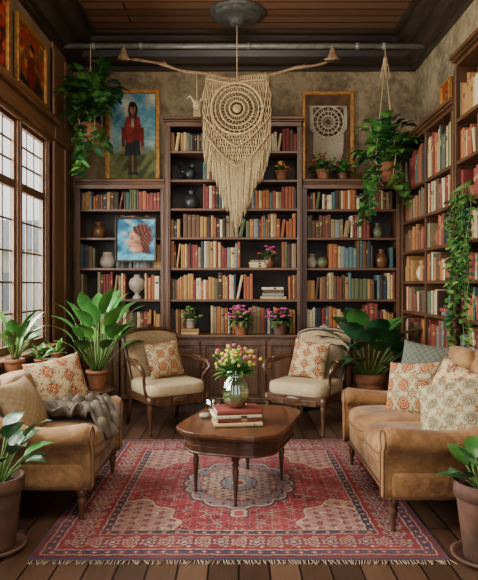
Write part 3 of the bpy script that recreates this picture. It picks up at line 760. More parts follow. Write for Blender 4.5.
def framed(name, label, w, h, loc, rot, fn, fw=.035, fmat=M_GOLD, nx=130, cat='painting'):
    t = thing(name, label, cat, loc); t.rotation_euler = rot
    b = B()
    for (a, c, e, f) in ((-w/2, w/2, -h/2, -h/2+fw), (-w/2, w/2, h/2-fw, h/2), (-w/2, -w/2+fw, -h/2+fw, h/2-fw), (w/2-fw, w/2, -h/2+fw, h/2-fw)):
        b.box(a, c, -.035, 0, e, f)
    i = fw*.6
    for (a, c, e, f) in ((-w/2+i, w/2-i, -h/2+i, -h/2+fw+.006), (-w/2+i, w/2-i, h/2-fw-.006, h/2-i), (-w/2+i, -w/2+fw+.006, -h/2+i, h/2-i), (w/2-fw-.006, w/2-i, -h/2+i, h/2-i)):
        b.box(a, c, -.026, -.004, e, f)
    b.make('frame', fmat, t, bevel=.005)
    W, H = w/2-fw*.8, h/2-fw*.8
    colour_grid('canvas', nx, int(nx*h/w), lambda U, V: (U*W, np.full_like(U, -.012), V*H), fn, M_PAINT, t)
    return t
framed('painting', 'gilt framed portrait of a standing figure in a red poncho', .60, 1.03, (-1.17, 6.62, 2.94), (0, 0, 0), painterly(portrait, .008), .045)
framed('painting', 'small blue portrait of a face in profile leaning on the shelves', .43, .47, (-1.08, 6.29, 1.775), (-.04, 0, 0), painterly(blueface, .014), .014, M_DKFR)
framed('painting', 'framed red and ochre garden painting above the window', .74, .58, (XL+.02, 5.2, 3.22), (.0, 0, pi/2), painterly(garden), .04)
framed('painting', 'framed dark red floral painting above the window', .62, .62, (XL+.02, 4.36, 3.22), (.0, 0, pi/2), painterly(floral), .04)
framed('painting', 'small framed picture standing above the wall bookcase', .26, .38, (1.93, 5.55, 3.0), (0, 0, -pi/2), painterly(garden), .03, nx=40)
fm = framed('framed_macrame', 'framed white macrame medallion on brown cloth', .57, 1.0, (.98, 6.62, 2.93), (0, 0, 0), brownback, .035, M_GOLD, cat='wall art')
b = B()
for r in (.17, .12, .07):
    b.tube([(math.cos(a)*r, -.03, .16+math.sin(a)*r) for a in np.linspace(0, 2*pi, 30)], .009, 5)
for k in range(16):
    a = k*pi/8; b.tube([(math.cos(a)*.03, -.03, .16+math.sin(a)*.03), (math.cos(a)*.17, -.03, .16+math.sin(a)*.17)], .005, 4)
b.tube([(-.2, -.03, .33), (.2, -.03, .33)], .009, 6)
for k in range(31):
    x = -.2+.4*k/30; zt = .33 if abs(x) > .17 else .16-math.sqrt(max(0, .17**2-x*x)); L = .25*(1-(abs(x)/.26)**1.5)+.12
    b.tube([(x, -.028, zt), (x+.004, -.03, zt-.1), (x, -.03, max(-.42, zt-L-.05))], .006, 4)
for k in (-.17, -.1, 0, .1, .17): b.tube([(k, -.03, .33), (k*.6, -.03, .16+.1)], .004, 4)
b.make('white_macrame', M_ROPEW, fm)

# ------------------------------------------------------------ pipe, branch, macrame
b = B(); b.tube([(XL+.02, PY, PZ), (XR-.02, PY, PZ)], .026, 14)
for x in (-1.48, -1.0, 0.1, 1.2, 1.47): b.lathe([(.034, -.02), (.034, .02)], 14, M=Matrix.Translation((x, PY, PZ)) @ Matrix.Rotation(pi/2, 4, 'Y'))
pp = b.make('ceiling_pipe', M_STEEL); tag(pp, 'gray steel pipe running below the ceiling', 'pipe')
def bz(x): return 3.36+.2*min(1, abs(x+.02)/1.0)**1.3+.008*math.sin(x*14)
b = B()
xs = np.linspace(-1.08, .88, 36)
b.tube([(x, 6.0+.01*math.sin(x*9), bz(x)) for x in xs], [.011+.009*(1-abs(x)/1.2)+.003*math.sin(x*23) for x in xs], 9)
b.tube([(-.7, 6.0, bz(-.7)), (-.76, 5.97, bz(-.7)+.05)], [.008, .003], 6); b.tube([(.6, 6.0, bz(.6)), (.67, 6.02, bz(.6)+.05)], [.008, .003], 6)
tag(b.make('branch', M_BRANCH), 'long curved driftwood branch hung below the ceiling pipe', 'branch')
for s, x in ((-1, -1.16), (1, .94)):
    t = thing('bell', 'small tan clay bell hanging from the pipe on cord', 'bell', (x, 6.03, 3.56))
    b = B(); b.lathe([(.070, 0), (.066, .012), (.045, .04), (.032, .07), (.026, .10), (.012, .125), (.004, .13)], 20); b.make('bell_body', M_BRANCH, t)
    b = B(); b.tube([(0, 0, .13), (0, .03, .15), (0, .045, .16)], .006, 5); b.tube([(0, 0, .01), (-s*.03, -.02, .0), (-s*.09, -.03, .0)], .005, 5); b.make('cord', M_ROPE, t)
t = thing('ceiling_medallion', 'dark ornate round ceiling medallion with hanging cord', 'ceiling medallion', (-.02, 5.92, ZC))
b = B(); b.lathe([(.03, -.13), (.07, -.12), (.08, -.09), (.1, -.08), (.16, -.06), (.2, -.065), (.24, -.045), (.25, -.03), (.27, -.03), (.28, -.012), (.28, 0)], 48, mod=lambda a, z: 1+(.04*math.cos(a*12) if -.07 < z < -.03 else 0)); b.make('rosette', M_IRON, t)
b = B(); b.tube([(0, 0, -.1), (0, .02, -.3), (0, .07, -.62)], .006, 6)
b.make('cord', M_ROPE, t)
t = thing('macrame_hanging', 'large beige knotted rope macrame with mandala and pointed fringe', 'macrame', (-.02, 5.99, 0))
def botz(x):
    a = abs(x)/.34
    return 1.88+.68*a**1.25
b = B(); N = 54; cz, cr = 3.06, .255
for i in range(N):
    x = -.335+.67*i/(N-1); zt = bz(x)+.015; zb = botz(x)+R.uniform(-.07, .03); n = int((zt-zb)/.02)
    seg = []
    for k in range(n+1):
        z = zt+(zb-zt)*k/n
        inside = (x*x+(z-cz)**2) < cr*cr
        fade = max(0, min(1, (z-botz(x)-.42)/.1))
        amp = (.0115 if z < 2.95 else .006)*fade+.0012
        xx = x+amp*(1 if i % 2 else -1)*math.sin((z-1.9)*40)
        if z > 3.12: xx *= 1-.10*((z-3.12)/.25)**2
        if z < 2.7: xx = xx*(1-.34*((2.7-z)/.8)**1.2)
        if inside:
            if len(seg) > 1: b.tube(seg, .0060, 5)
            seg = []
        else: seg.append((xx, .006*math.sin(k*.5+i*2), z))
    if len(seg) > 1: b.tube(seg, [.0062]*(len(seg)-3)+[.0055, .0045, .003] if len(seg) > 3 else .005, 5)
b.make('rope_strands', M_ROPE, t)
b = B()
for r, w in ((.255, .016), (.217, .007), (.168, .011), (.12, .007), (.075, .011)):
    b.tube([(math.cos(a)*r, -.008, cz+math.sin(a)*r) for a in np.linspace(0, 2*pi, 60)], w, 6)
for k in range(28):
    a = k*pi/14
    b.tube([(math.cos(a)*.168, -.004, cz+math.sin(a)*.168), (math.cos(a+.12)*.255, -.004, cz+math.sin(a+.12)*.255)], .0044, 4)
    b.tube([(math.cos(a)*.168, -.004, cz+math.sin(a)*.168), (math.cos(a-.12)*.255, -.004, cz+math.sin(a-.12)*.255)], .0038, 4)
    b.tube([(math.cos(a)*.075, -.004, cz+math.sin(a)*.075), (math.cos(a-.12)*.168, -.004, cz+math.sin(a-.12)*.168)], .0040, 4)
b.lathe([(.0, -.01), (.035, -.008), (.045, .0), (.035, .008), (0, .01)], 18, M=Matrix.Translation((0, -.008, cz)) @ Matrix.Rotation(pi/2, 4, 'X'))
b.make('mandala', M_ROPE, t)
def swag(xa, za, xb, zb_, sag, r=.007, y=-.018):
    b = B(); b.tube([(xa+(xb-xa)*q, y, za+(zb_-za)*q-sag*4*q*(1-q)**1.0*(1-.35*abs(2*q-1))) for q in np.linspace(0, 1, 17)], r, 6); return b.make('draped_cord', M_ROPE, t)
for hw, z0, sg in ((.33, 2.98, .30), (.315, 2.80, .32), (.26, 2.62, .30)):
    swag(-hw, z0, hw, z0, sg, .008)
for s in (-1, 1):
    swag(s*.31, 3.34, s*.22, 2.86, .05, .006)
b = B()
b.tube([(x, -.012, bz(x)-.045) for x in np.linspace(-.31, .31, 12)], .010, 6); b.make('knotted_band', M_ROPE, t)
b = B()
for k in range(110):
    x = R.uniform(-.27, .27); z1 = 2.66-.9*max(0, .27-abs(x))*.6; zb = botz(x*1.1)-R.uniform(-.06, .05)
    if zb > z1-.12: continue
    zb = max(zb, z1-.62); sh = lambda z: 1-.34*(max(0, 2.7-z)/.8)**1.2
    b.tube([(x*sh(z1), -.020, z1), (x*sh((z1+zb)/2)+R.uniform(-.004, .004), -.028, (z1+zb)/2), (x*sh(zb)+R.uniform(-.01, .01), -.018, zb)], [.0046, .0042, .0028], 4)
b.make('fringe', M_ROPE, t)
t = thing('macrame_bird_ornament', 'small knotted rope ornament hanging on the branch', 'ornament', (-.42, 5.99, 3.14))
b = B(); b.tube([(0, 0, bz(-.42)-3.14), (0, 0, .0)], .005, 5); b.sbox((0, 0, -.04), (.04, .03, .05), .9); b.tube([(-.02, 0, -.02), (-.07, 0, .05), (-.10, 0, .02)], [.018, .012, .004], 6); b.tube([(.02, 0, -.02), (.07, 0, .04), (.08, 0, .09)], [.016, .01, .003], 6)
for k in range(8): b.tube([(-.028+.008*k, 0, -.07), (-.035+.01*k, 0, -.16)], .004, 4)
b.make('knots', M_ROPE, t)

# ------------------------------------------------------------ rug
RX, RY0, RY1 = 1.0, 2.82, 5.0
RHY = (RY1-RY0)/2
def rugcol(U, V):
    x = U*RX; y = V*RHY
    red, dred, navy, cream, rose, blue, gold, pink, gray = clrs('862c36', '5a2027', '2e3242', 'ae977a', '96444a', '5e6878', '8e7048', 'a8746a', '80746a')
    x = x+.004*sn(U, V, 40); y = y+.004*sn(V, U, 44, 1)
    C = paint(U, red)
    ax, ay = abs(x), abs(y); dE = np.minimum(RX-ax, RHY-ay)
    mix(C, np.clip(.2+.3*sn(U, V, 5, 1), 0, 1), rose)
    def flowers(C, mask, k, ph, c1, c2, r0=.3):
        a = ax*k+ph; b_ = ay*k+(np.floor(a) % 2)*.5+ph*.5; p = (a % 1)-.5; q = (b_ % 1)-.5
        r = np.sqrt(p*p+q*q)*(1+.28*np.cos(np.arctan2(q, p)*5)); put(C, mask & (r < r0), c1); put(C, mask & (r < r0*.5), c2)
    def tend(C, mask, k, c, w=.13, s=0):
        f = np.sin(ax*k+1.3*np.sin(ay*k*.7+s))+np.sin(ay*k*1.1+1.3*np.sin(ax*k*.6-s)); put(C, mask & (abs(f) < w), c)
    allm = np.ones_like(U, bool)
    tend(C, allm, 30, dred, .16, 1); tend(C, allm, 22, gray, .07, .4)
    flowers(C, allm, 11, .3, pink, navy, .18); flowers(C, allm, 16, .9, navy, gold, .14); flowers(C, allm, 24, .1, cream, red, .11)
    fx, fy = RX-.34, RHY-.34
    th = np.arctan2(fy-ay, fx-ax); rs = np.sqrt(((fx-ax)/.34)**2+((fy-ay)/.44)**2)*(1+.06*np.cos(th*12))
    sp = rs < .96
    put(C, rs < 1.0, cream); put(C, sp, gray); mix(C, sp*.5, pink); tend(C, sp, 36, cream, .2, .2); flowers(C, sp, 14, .4, navy, rose, .24); flowers(C, sp, 22, .7, red, cream, .2)
    th = np.arctan2(y, x); lob = 1+.10*np.abs(np.cos(th*8)); rm = np.sqrt((x/.32)**2+(y/.42)**2)/lob
    md = rm < .96
    put(C, rm < 1.05, navy); put(C, rm < 1.0, cream); put(C, md, blue); mix(C, md*.45, gray); tend(C, md, 48, navy, .2, .6); flowers(C, md, 21, .2, rose, cream, .24)
    m2 = rm < .70; put(C, rm < .73, red); put(C, m2, cream); mix(C, m2*.25, gray); tend(C, m2, 46, gray, .3, .3); flowers(C, m2, 20, .5, rose, navy, .26)
    put(C, rm < .36, dred); put(C, rm < .33, blue); flowers(C, rm < .33, 24, .0, cream, red, .3); put(C, rm < .14, cream); put(C, rm < .09, red)
    pr = np.sqrt((x/.06)**2+((ay-.52)/.08)**2)*(1+.12*np.cos(np.arctan2(ay-.52, x)*4)); put(C, pr < 1, navy); put(C, pr < .8, cream); put(C, pr < .5, rose)
    along = np.where(RX-ax < RHY-ay, y, x)
    put(C, dE < .335, cream); put(C, dE < .328, navy)
    q = (along*14) % 1-.5; put(C, (dE < .322) & (np.sqrt((q/14)**2+(dE-.305)**2) < .011), pink)
    put(C, dE < .285, cream); put(C, dE < .279, red); bd = (dE < .279) & (dE > .105); mix(C, (bd*.4), dred)
    c = dE-.19
    put(C, bd & (abs(np.sin(along*26)*.055-c) < .006), gold); put(C, bd & (abs(np.sin(along*26+pi)*.055-c) < .005), gray)
    def rosette(k, ph, dc, r, cs):
        q = ((along*k+ph) % 1-.5)/k; rr = np.sqrt(q*q+(c-dc)**2); rr = rr*(1+.22*np.cos(np.arctan2(c-dc, q)*6))
        for f_, cc in zip((1, .78, .5, .25), cs): put(C, bd & (rr < r*f_), cc)
    rosette(5.5, 0, 0, .048, (navy, pink, navy, cream)); rosette(5.5, .5, 0, .036, (cream, navy, pink, red)); rosette(11, .25, .052, .017, (navy, cream, rose, rose)); rosette(11, .25, -.052, .017, (navy, rose, cream, cream))
    put(C, dE < .105, cream); put(C, dE < .099, navy)
    q = (along*15) % 1-.5; put(C, (dE < .09) & (dE > .057) & (abs(q)/15+abs(dE-.074) < .016), rose); put(C, (dE < .09) & (dE > .057) & (abs(q)/15+abs(dE-.074) < .007), cream)
    put(C, dE < .050, cream); put(C, dE < .045, dred); put(C, dE < .02, navy)
    f = np.clip(.18+.14*sn(U, V, 4, .5)+.09*sn(U, V, 13, 1), .04, .5); mix(C, f, clrs('84504c')[0])
    C *= (.96+.10*sn(U, V, 11, .5))[..., None]
    return C
def rugpos(U, V):
    Z = np.full_like(U, .012); e = (np.abs(U) > .999) | (np.abs(V) > .999); Z[e] = .001
    Z = Z+0.0015*np.sin(U*7+V*3)*(~e)
    return (U*RX, V*RHY, Z)
rt = thing('persian_rug', 'large red and navy oriental medallion rug with fringe', 'rug', (.0, (RY0+RY1)/2, 0))
colour_grid('pile', 460, 500, rugpos, rugcol, M_RUG, rt)
for s in (-1, 1):
    b = B()
    for i in range(150):
        x = -RX+2*RX*(i+.5)/150; j = R.uniform(-.012, .012)
        b.tube([(x, s*RHY*.998, .006), (x+j, s*(RHY+.02), .005), (x+2*j, s*(RHY+.035), .003)], .0025, 4)
    f = b.make('fringe', M_FRINGE, rt)

# ------------------------------------------------------------ upholstered seats
def sofa(name, label, cat, L, D, loc, rz, mat, ncush, backh=.80, armh=.55):
    t = thing(name, label, cat, loc, rz); aw = .15; hl = L/2; hd = D/2
    b = B(); b.box(-hl+.03, hl-.03, -hd+.025, hd-.03, .18, .33); b.make('base', mat, t, bevel=.03, seg=4, smooth=True)
    w = (L-2*aw)/ncush
    for i in range(ncush):
        b = B(); cx = -hl+aw+w*(i+.5)
        b.sbox((cx, -.06, .378), (w/2+.010, hd-.05, .092), .42, 44, 22); b.make('seat_cushion', mat, t)
        p = B(); p.tube([(cx+(w/2)*math.copysign(abs(math.cos(a))**.42, math.cos(a)), -.06+(hd-.048)*math.copysign(abs(math.sin(a))**.42, math.sin(a)), .378) for a in np.linspace(pi+.05, 2*pi-.05, 40)], .005, 6); p.make('cushion_piping', M_PIPING, t)
    Mx = Matrix.Translation((0, hd-.12, .31)) @ Matrix.Rotation(-.16, 4, 'X')
    b = B(); b.sbox((0, 0, (backh-.3)/2), (hl-.05, .095, (backh-.26)/2), .42, 48, 24, M=Mx)
    b.make('backrest', mat, t)
    for i in range(ncush):
        b = B(); b.sbox((-hl+aw+w*(i+.5), -.075, (backh-.3)/2+.04), (w/2-.002, .075, (backh-.3)/2-.02), .5, 40, 22, M=Mx); b.make('back_cushion', mat, t)
    for s in (-1, 1):
        b = B(); cx = s*(hl-aw/2)
        ys = [-hd-.006, -hd+.004, -hd+.03, -hd+.09, -hd+.2, -hd*.3, 0, hd*.4, hd*.75, hd-.05, hd-.03]
        vs = []; fs = []
        angs = [math.radians(a) for a in range(-60, 241, 20)]
        m = len(angs)+6
        for j, y in enumerate(ys):
            u = (y+hd)/(2*hd)
            sh = .78 if j == 0 else (.92 if j == 1 else (.96 if j == len(ys)-1 else 1))
            zc_ = armh-.070-.03*math.sin(pi*min(1, u*1.25))+.20*max(0, u-.45)**1.3-(.012 if j < 2 else 0)
            r = .066*sh; hx = .038
            xo = cx+s*.016
            ring = [(cx+hx, y, .182), (cx+hx, y, .25), (cx+hx*.92, y, zc_-.09)]
            ring += [(xo+math.cos(a)*r*1.14, y, zc_+math.sin(a)*r) for a in angs]
            ring += [(cx-hx*.92, y, zc_-.09), (cx-hx, y, .25), (cx-hx, y, .182)]
            vs += ring
        for j in range(len(ys)-1):
            for k in range(m):
                k2 = (k+1) % m; fs.append((j*m+k, j*m+k2, (j+1)*m+k2, (j+1)*m+k))
        b.add(vs, fs, 0, True)
        b.add(vs[:m], [tuple(range(m-1, -1, -1))], 0, False); b.add(vs[-m:], [tuple(range(m))], 0, False)
        b.make('armrest', mat, t)
        p = B(); p.tube([(q[0], q[1]-.002, q[2]) for q in vs[:m]], .0045, 6); p.make('arm_piping', M_PIPING, t)
        for q in (-1, 1):
            l = B(); l.lathe([(.010, 0), (.015, .012), (.010, .028), (.016, .04), (.013, .055), (.020, .09), (.026, .125), (.018, .138), (.028, .15), (.028, .19)], 14, c=(s*(hl-.07), q*(hd-.05), 0)); l.make('leg', M_CHAIR, t)
    b = B(); b.tube([(-hl+.03, -hd+.022, .188), (hl-.03, -hd+.022, .188)], .007, 6); b.make('piping', M_PIPING, t)
    return t
sofa('sofa', 'tan velvet loveseat with rolled arms and dark legs', 'sofa', 1.30, .84, (1.18, 3.73, 0), -pi/2, M_TAN, 2, .85, .57)
sofa('armchair', 'camel upholstered armchair with rolled arms and a throw', 'armchair', .94, .68, (-1.155, 3.70, 0), pi/2, M_TANL, 1, .72, .55)

def wood_chair(label, loc, rz):
    t = thing('armchair', label, 'armchair', loc, rz, 'pair of carved wooden armchairs')
    for s in (-1, 1):
        b = B(); b.lathe([(.012, 0), (.017, .015), (.013, .03), (.016, .1), (.02, .2), (.026, .25), (.019, .262), (.028, .275), (.028, .33)], 14, c=(s*.27, -.25, 0)); b.make('leg', M_CHAIR, t)
        b = B(); b.tube([(s*.25, .34, 0), (s*.245, .29, .15), (s*.245, .25, .33)], [.015, .019, .022], 8); b.make('leg', M_CHAIR, t)
        b = B(); b.tube([(s*.255, .31, .60), (s*.285, .2, .622), (s*.32, .05, .60), (s*.335, -.10, .605), (s*.335, -.18, .59), (s*.33, -.215, .555), (s*.305, -.20, .52), (s*.29, -.15, .47), (s*.285, -.15, .41), (s*.28, -.19, .33)], [.013, .015, .018, .021, .024, .021, .016, .014, .015, .018], 10)
        b.sbox((s*.32, .02, .626), (.024, .08, .014), .6); b.make('armrest', M_CHAIR, t)
    b = B(); b.box(-.285, .285, -.275, .27, .27, .335); b.box(-.22, .22, -.285, -.275, .255, .30)
    b.sbox((0, -.286, .30), (.07, .012, .03), .8); b.make('seat_rail', M_CHAIR, t, bevel=.012, seg=3)
    b = B(); b.sbox((0, -.01, .38), (.285, .275, .068), .4, 36, 18); b.make('seat', M_BEIGE, t)
    def bp(u, v):
        hw = .245+.03*v; zz = .40+v*(.425+.05*(1-abs(u)**3.0)); return Vector((u*hw, .25+.15*v+.012*(1-u*u), zz))
    us = [math.copysign(1-(1-abs(q))**1.6, q) for q in np.linspace(-1, 1, 23)]
    out = [bp(-1, k/8*.94) for k in range(9)]+[bp(u*.985, 1-.02*abs(u)**8) for u in us[1:-1]]+[bp(1, (1-k/8)*.94) for k in range(9)]
    out = [Vector((-.245, .25, .33))]+out+[Vector((.245, .25, .33))]
    b = B(); b.tube(out, .018, 9); b.tube([bp(-1+k/5, .0) for k in range(11)], .016, 8)
    q = bp(0, 1); b.sbox((0, q.y-.002, q.z+.012), (.06, .016, .024), .8); b.sbox((0, q.y-.006, q.z+.03), (.022, .012, .018), .8)
    for s in (-1, 1): b.sbox((s*.10, q.y-.004, q.z-.002), (.035, .014, .016), .8)
    b.make('back_frame', M_CHAIR, t)
    b = B(); nu, nv = 18, 14
    for off, flip in ((-.016, 0), (.016, 1)):
        vs = []; fs = []
        for j in range(nv+1):
            for i in range(nu+1):
                uu = (-1+2*i/nu); vv = j/nv; p = bp(uu*.96, .03+.93*vv); pf = (1-uu**4)*(1-(2*vv-1)**4); p.y += off*(.6+3.0*pf); vs.append(p)
        for j in range(nv):
            for i in range(nu):
                a = j*(nu+1)+i; f = (a, a+1, a+nu+2, a+nu+1); fs.append(f if not flip else f[::-1])
        b.add(vs, fs, 0, True)
    b.make('backrest', M_CANE, t)
    return t
wood_chair('carved wooden armchair with beige seat near the window plant', (-.66, 5.50, 0), .55)
wood_chair('carved wooden armchair with beige seat beside the dark plant', (.62, 5.48, 0), -.55)

# ------------------------------------------------------------ cushions
def kil(seed, cols, k=1.6):
    cc = clrs(*cols)
    def f(U, V):
        C = paint(U, cc[0]); kk = k
        U = U+.03*sn(U, V, 9)+.012*np.sin(V*60); V = V+.03*sn(V, U, 8)
        a = U*kk+seed; b_ = V*kk+seed*.7
        p = (a % 1)-.5; q = (b_ % 1)-.5; r = np.sqrt(p*p+q*q); th = np.arctan2(q, p); r2 = (abs(p)+abs(q))*.62+r*.4*(1+.2*np.cos(th*4))
        put(C, r2 < .46, cc[3]); put(C, r2 < .41, cc[0]); put(C, r2 < .37, cc[1]); put(C, r2 < .27, cc[0]); put(C, r2 < .24, cc[2]); put(C, r2 < .16, cc[1]); put(C, r2 < .10, cc[0]); put(C, r2 < .06, cc[4])
        p2 = ((a+.5) % 1)-.5; q2 = ((b_+.5) % 1)-.5; r3 = np.sqrt(p2*p2+q2*q2)*(1+.3*np.cos(np.arctan2(q2, p2)*6)); put(C, r3 < .24, cc[3]); put(C, r3 < .17, cc[2]); put(C, r3 < .11, cc[0]); put(C, r3 < .06, cc[1])
        return C
    return f
def ikat(seed, cols, k=1.5):
    cc = clrs(*cols)
    def f(U, V):
        C = paint(U, cc[0]); fea = .05*np.sin(V*47+seed)+.03*np.sin(V*91)
        a = (U+fea)*k+seed; b_ = V*k*1.15
        p = (a % 1)-.5; q = ((b_+.5*(np.floor(a) % 2)) % 1)-.5; d = abs(p)*1.1+abs(q)*.85
        for r0, c in ((.47, cc[3]), (.40, cc[0]), (.36, cc[1]), (.24, cc[2]), (.17, cc[0]), (.12, cc[4]), (.06, cc[2])): put(C, d < r0, c)
        put(C, (abs(abs(p)-.5) < .035) & (np.sin(V*30) > 0), cc[1])
        return C
    return f
def plain(c1, c2):
    a, b_ = clrs(c1, c2)
    def f(U, V):
        C = paint(U, a); mix(C, np.clip(.5+.5*np.sin(U*26)*np.sin(V*26), 0, 1), b_); return C
    return f
def pillow(label, size, loc, face, tilt, roll, fn, th=.095):
    a = size/2; sd = R.uniform(0, 6)
    def pos(sign):
        def g(U, V):
            T = th*np.clip((1-U**2)*(1-V**2), 0, 1)**.45+.004*np.sin(U*7+sd)*np.sin(V*6+sd)*(1-U**2)*(1-V**2)
            return (a*U*(1-.08*(1-V**2)), a*V*(1-.08*(1-U**2)), sign*T)
        return g
    rot = (Matrix.Rotation(face, 4, 'Z') @ Matrix.Rotation(pi/2-tilt, 4, 'Y') @ Matrix.Rotation(pi/2+roll, 4, 'Z')).to_euler()
    o = colour_grid('throw_pillow', 80, 80, pos(1), fn, M_ATTR, None, loc, rot, pos(-1))
    return tag(o, label, 'pillow')
K1 = ('b89f76', '8a2e20', 'a66e34', '58685c', '48221a'); K2 = ('bca880', '8a3022', '4f6c66', 'a67438', '58241a'); K3 = ('b0a282', '5f7258', '8a5236', '887a50', '44564e')
pillow('ikat patterned throw pillow in red, ochre and cream on the armchair', .41, (-1.17, 3.91, .63), -.75, .35, .12, ikat(.2, K1, 1.5))
pillow('plain tan linen pillow against the camel armchair back', .36, (-1.26, 3.50, .58), -.1, .45, .05, plain('988060', '846c4e'))
pillow('kilim patterned pillow with red motifs on the loveseat', .37, (1.15, 3.98, .61), pi+.75, .35, .1, kil(.6, K1, 1.4))
pillow('ikat pillow in rust, teal and cream against the loveseat back', .39, (1.30, 3.64, .63), pi+.45, .35, -.25, ikat(.9, K2, 1.6))
pillow('patterned pillow in cream and sage at the loveseat arm', .39, (1.19, 3.34, .59), pi+.8, .55, .3, kil(.35, K3, 1.8))
pillow('gray green woven pillow in the far end of the loveseat', .40, (1.30, 4.16, .70), pi+.95, .3, -.1, plain('66685a', '4a4e44'))
pillow('kilim patterned pillow on the wooden armchair by the window plant', .34, (-.69, 5.56, .61), -pi/2+.55, .3, .1, kil(.1, K1, 1.4))
pillow('ikat patterned pillow on the wooden armchair by the dark plant', .36, (.65, 5.54, .61), -pi/2-.55, .3, -.08, ikat(.5, K1, 1.4))

pts = [(-1.32, .55), (-1.22, .50), (-1.12, .484), (-1.04, .486), (-.97, .486), (-.91, .482), (-.865, .468), (-.832, .435), (-.815, .39)]
def thr(U, V):
    s = (U+1)/2*(len(pts)-1); px = np.interp(s, range(len(pts)), [p[0] for p in pts]); pz = np.interp(s, range(len(pts)), [p[1] for p in pts])
    f = .030*np.sin(V*15+U*3+1.8*np.sin(U*4))+.014*np.sin(V*33+U*7)+.020*np.sin(U*12+V*5)*np.cos(V*4)
    Y = 3.78+V*(.19+.04*np.sin(U*4))+.035*np.sin(U*5)
    drop = np.clip((s-6)/2, 0, 1)
    return (px+(np.abs(f)*.8+.018)*drop+.02*np.sin(V*7)*np.clip(s-5, 0, 1), Y, pz+(np.abs(f)*1.6+.016)*(1-drop)+.014*np.sin(V*9)*drop)
o = colour_grid('throw_blanket', 90, 90, thr, plain('6e6154', '52483d'), M_ATTR)
so = o.modifiers.new('thickness', 'SOLIDIFY'); so.thickness = .014; so.offset = 1
tag(o, 'gray brown wool throw blanket crumpled on the camel armchair seat', 'blanket')

# ------------------------------------------------------------ coffee table
t = thing('coffee_table', 'dark mahogany coffee table with clipped corners and turned legs', 'table', (.02, 3.84, 0))
hw, hd, cl = .325, .45, .13
rect = [(-hw+cl, -hd), (hw-cl, -hd), (hw, -hd+cl), (hw, hd-cl), (hw-cl, hd), (-hw+cl, hd), (-hw, hd-cl), (-hw, -hd+cl)]
ra = -.30
rect = [(x*math.cos(ra)-y*math.sin(ra), x*math.sin(ra)+y*math.cos(ra)) for x, y in rect]
def chaikin(p, n, c):
    for _ in range(n):
        q = []
        for i in range(len(p)):
            a = p[i]; d = p[(i+1) % len(p)]
            q += [(a[0]*(1-c)+d[0]*c, a[1]*(1-c)+d[1]*c), (a[0]*c+d[0]*(1-c), a[1]*c+d[1]*(1-c))]
        p = q
    return p
base = [(x*1.02, y*1.02) for x, y in chaikin(rect, 2, .14)]
def off(poly, s): return [(x*s, y*s) for x, y in poly]
b = B(); b.prism(off(base, 1.0), .427, .45); b.prism(off(base, .965), .412, .427); b.make('tabletop', M_TABLE, t, bevel=.005, seg=3)
b = B(); b.prism(off(base, .88), .315, .412); b.tube([(x, y, .32) for x, y in off(base+[base[0]], .885)], .007, 6); b.tube([(x, y, .36) for x, y in off(base+[base[0]], .882)], .003, 6); b.tube([(x, y, .40) for x, y in off(base+[base[0]], .885)], .005, 6); b.make('apron', M_TABLEZ, t, bevel=.003)
for (x, y) in ((-.04, -.34), (-.29, -.08), (.26, .12), (.04, .35)):
    b = B(); b.lathe([(.008, 0), (.013, .012), (.009, .028), (.010, .05), (.015, .15), (.020, .22), (.013, .235), (.024, .25), (.015, .265), (.025, .28), (.025, .40)], 16, c=(x, y, 0)); b.make('leg', M_TABLEZ, t)

t = thing('flower_vase', 'ribbed pale glass vase of yellow and pink flowers on books', 'vase', (-.02, 3.70, ztop+.002))
b = B(); pr = [(.038, 0), (.06, .01), (.08, .05), (.086, .095), (.074, .15), (.052, .18), (.047, .20), (.058, .225), (.054, .225), (.043, .20), (.048, .178), (.070, .15), (.082, .095), (.076, .05), (.056, .014), (.03, .008)]
b.lathe(pr, 48, mod=lambda a, z: 1+.03*math.cos(a*16)); b.make('glass_bowl', M_VASE, t)
b = B(); b.lathe([(.03, .012), (.052, .018), (.072, .05), (.077, .085), (.07, .09)], 28); b.make('water', simple('murky_water', '9a9c78', '767a58', .15, 8, 0), t)
sm = B(); lf = B(); fl = B()
for i in range(84):
    az = R.uniform(0, 2*pi); e = R.uniform(.4, 1.5); L = R.uniform(.13, .22)
    p0 = Vector((math.cos(az+pi)*.02, math.sin(az+pi)*.02, .06)); p1 = Vector((math.cos(az)*.02, math.sin(az)*.02, .21)); q = p1+Vector((math.cos(az)*math.cos(e), math.sin(az)*math.cos(e), math.sin(e)))*L*.75
    sm.tube([p0, p1, (p1+q)/2+Vector((0, 0, .01)), q], .002, 5)
    mi = R.choice([0, 0, 1, 1, 1, 3, 2]) if q.x < .03 or R.random() < .4 else R.choice([2, 2, 0]); g = R.uniform(.45, .75); tm = Matrix.Translation(q) @ Matrix.Rotation(az, 4, 'Z') @ Matrix.Rotation(pi/2-e+R.uniform(-.4, .4), 4, 'Y') @ Matrix.Scale(g, 4)
    for k in range(5):
        a = k*2*pi/5+i
        fl.sbox((math.cos(a)*.009, math.sin(a)*.009, .016), (.011, .011, .017), 1, 7, 6, mi, M=tm)
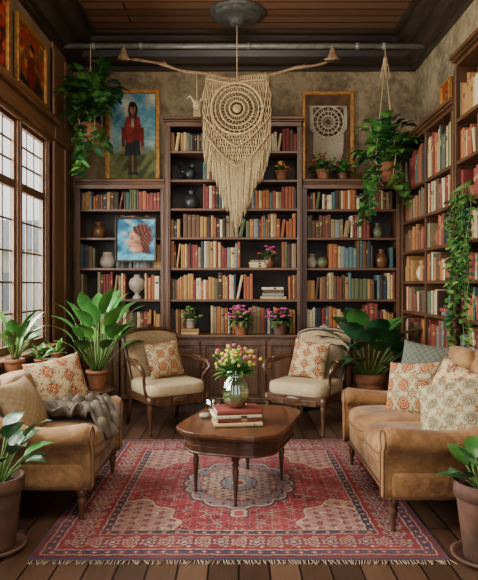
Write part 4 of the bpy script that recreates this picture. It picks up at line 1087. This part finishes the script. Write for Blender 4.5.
for i in range(70):
    az = R.uniform(0, 2*pi); lf.leaf((math.cos(az)*.03, math.sin(az)*.03, .20), az, R.uniform(.2, 1.45), R.uniform(.08, .15), .03, 1.0, R.choice([0, 2, 2]), n=6)
sm.make('stems', M_STEM, t); lf.make('leaves', GR, t); fl.make('blossoms', [M_YEL, M_WHITEP, M_PINKP, M_GREENL], t)
lathe_vase('drinking_glass', 'small clear glass tumbler on the coffee table', (-.17, 3.96, .4505), [(.03, 0), (.038, .006), (.05, .10), (.047, .10), (.035, .012), (.0, .010)], M_VASE, 'glass')
b = B(); b.sbox((0, 0, .016), (.035, .028, .016), .8, 18, 10); tag(b.make('stone', M_CERW, loc=(-.22, 3.84, .4505)), 'small smooth gray stone on the coffee table', 'stone')

# ------------------------------------------------------------ lights, world, camera
w = bpy.data.worlds.new('world'); sc.world = w; w.use_nodes = True
bg = w.node_tree.nodes['Background']; bg.inputs['Color'].default_value = (.94, .975, 1, 1); bg.inputs['Strength'].default_value = 2.0
def area(name, loc, rot, sx, sy, power, col):
    l = bpy.data.lights.new(name, 'AREA'); l.shape = 'RECTANGLE'; l.size = sx; l.size_y = sy; l.energy = power; l.color = col
    o = bpy.data.objects.new(name, l); COL.objects.link(o); o.location = loc; o.rotation_euler = rot; return o
area('window_daylight', (-2.7, 3.9, 2.3), (0, -pi/2+.2, 0), 2.6, 4.2, 1000, (1, .975, .93))
area('front_fill', (.1, 1.8, 3.6), (.55, 0, 0), 2.2, 1.6, 90, (1, .85, .66))  # added warm fill from the front to brighten the shelves; no real lamp here
area('ceiling_fill', (.1, 4.6, 2.9), (pi, 0, 0), .3, .3, 15, (1, .84, .64))  # added upward fill that lifts the dark ceiling; not a lamp in the room
try: sc.view_settings.look = 'AgX - Base Contrast'
except Exception: pass
cam = bpy.data.cameras.new('camera'); co = bpy.data.objects.new('camera', cam); COL.objects.link(co)
co.location = (0, 0, 1.3); co.rotation_euler = (pi/2, 0, 0)
cam.sensor_fit = 'VERTICAL'; cam.sensor_height = 36; cam.lens = 600/580*36
cam.shift_y = -5/580; cam.clip_start = .05
sc.camera = co
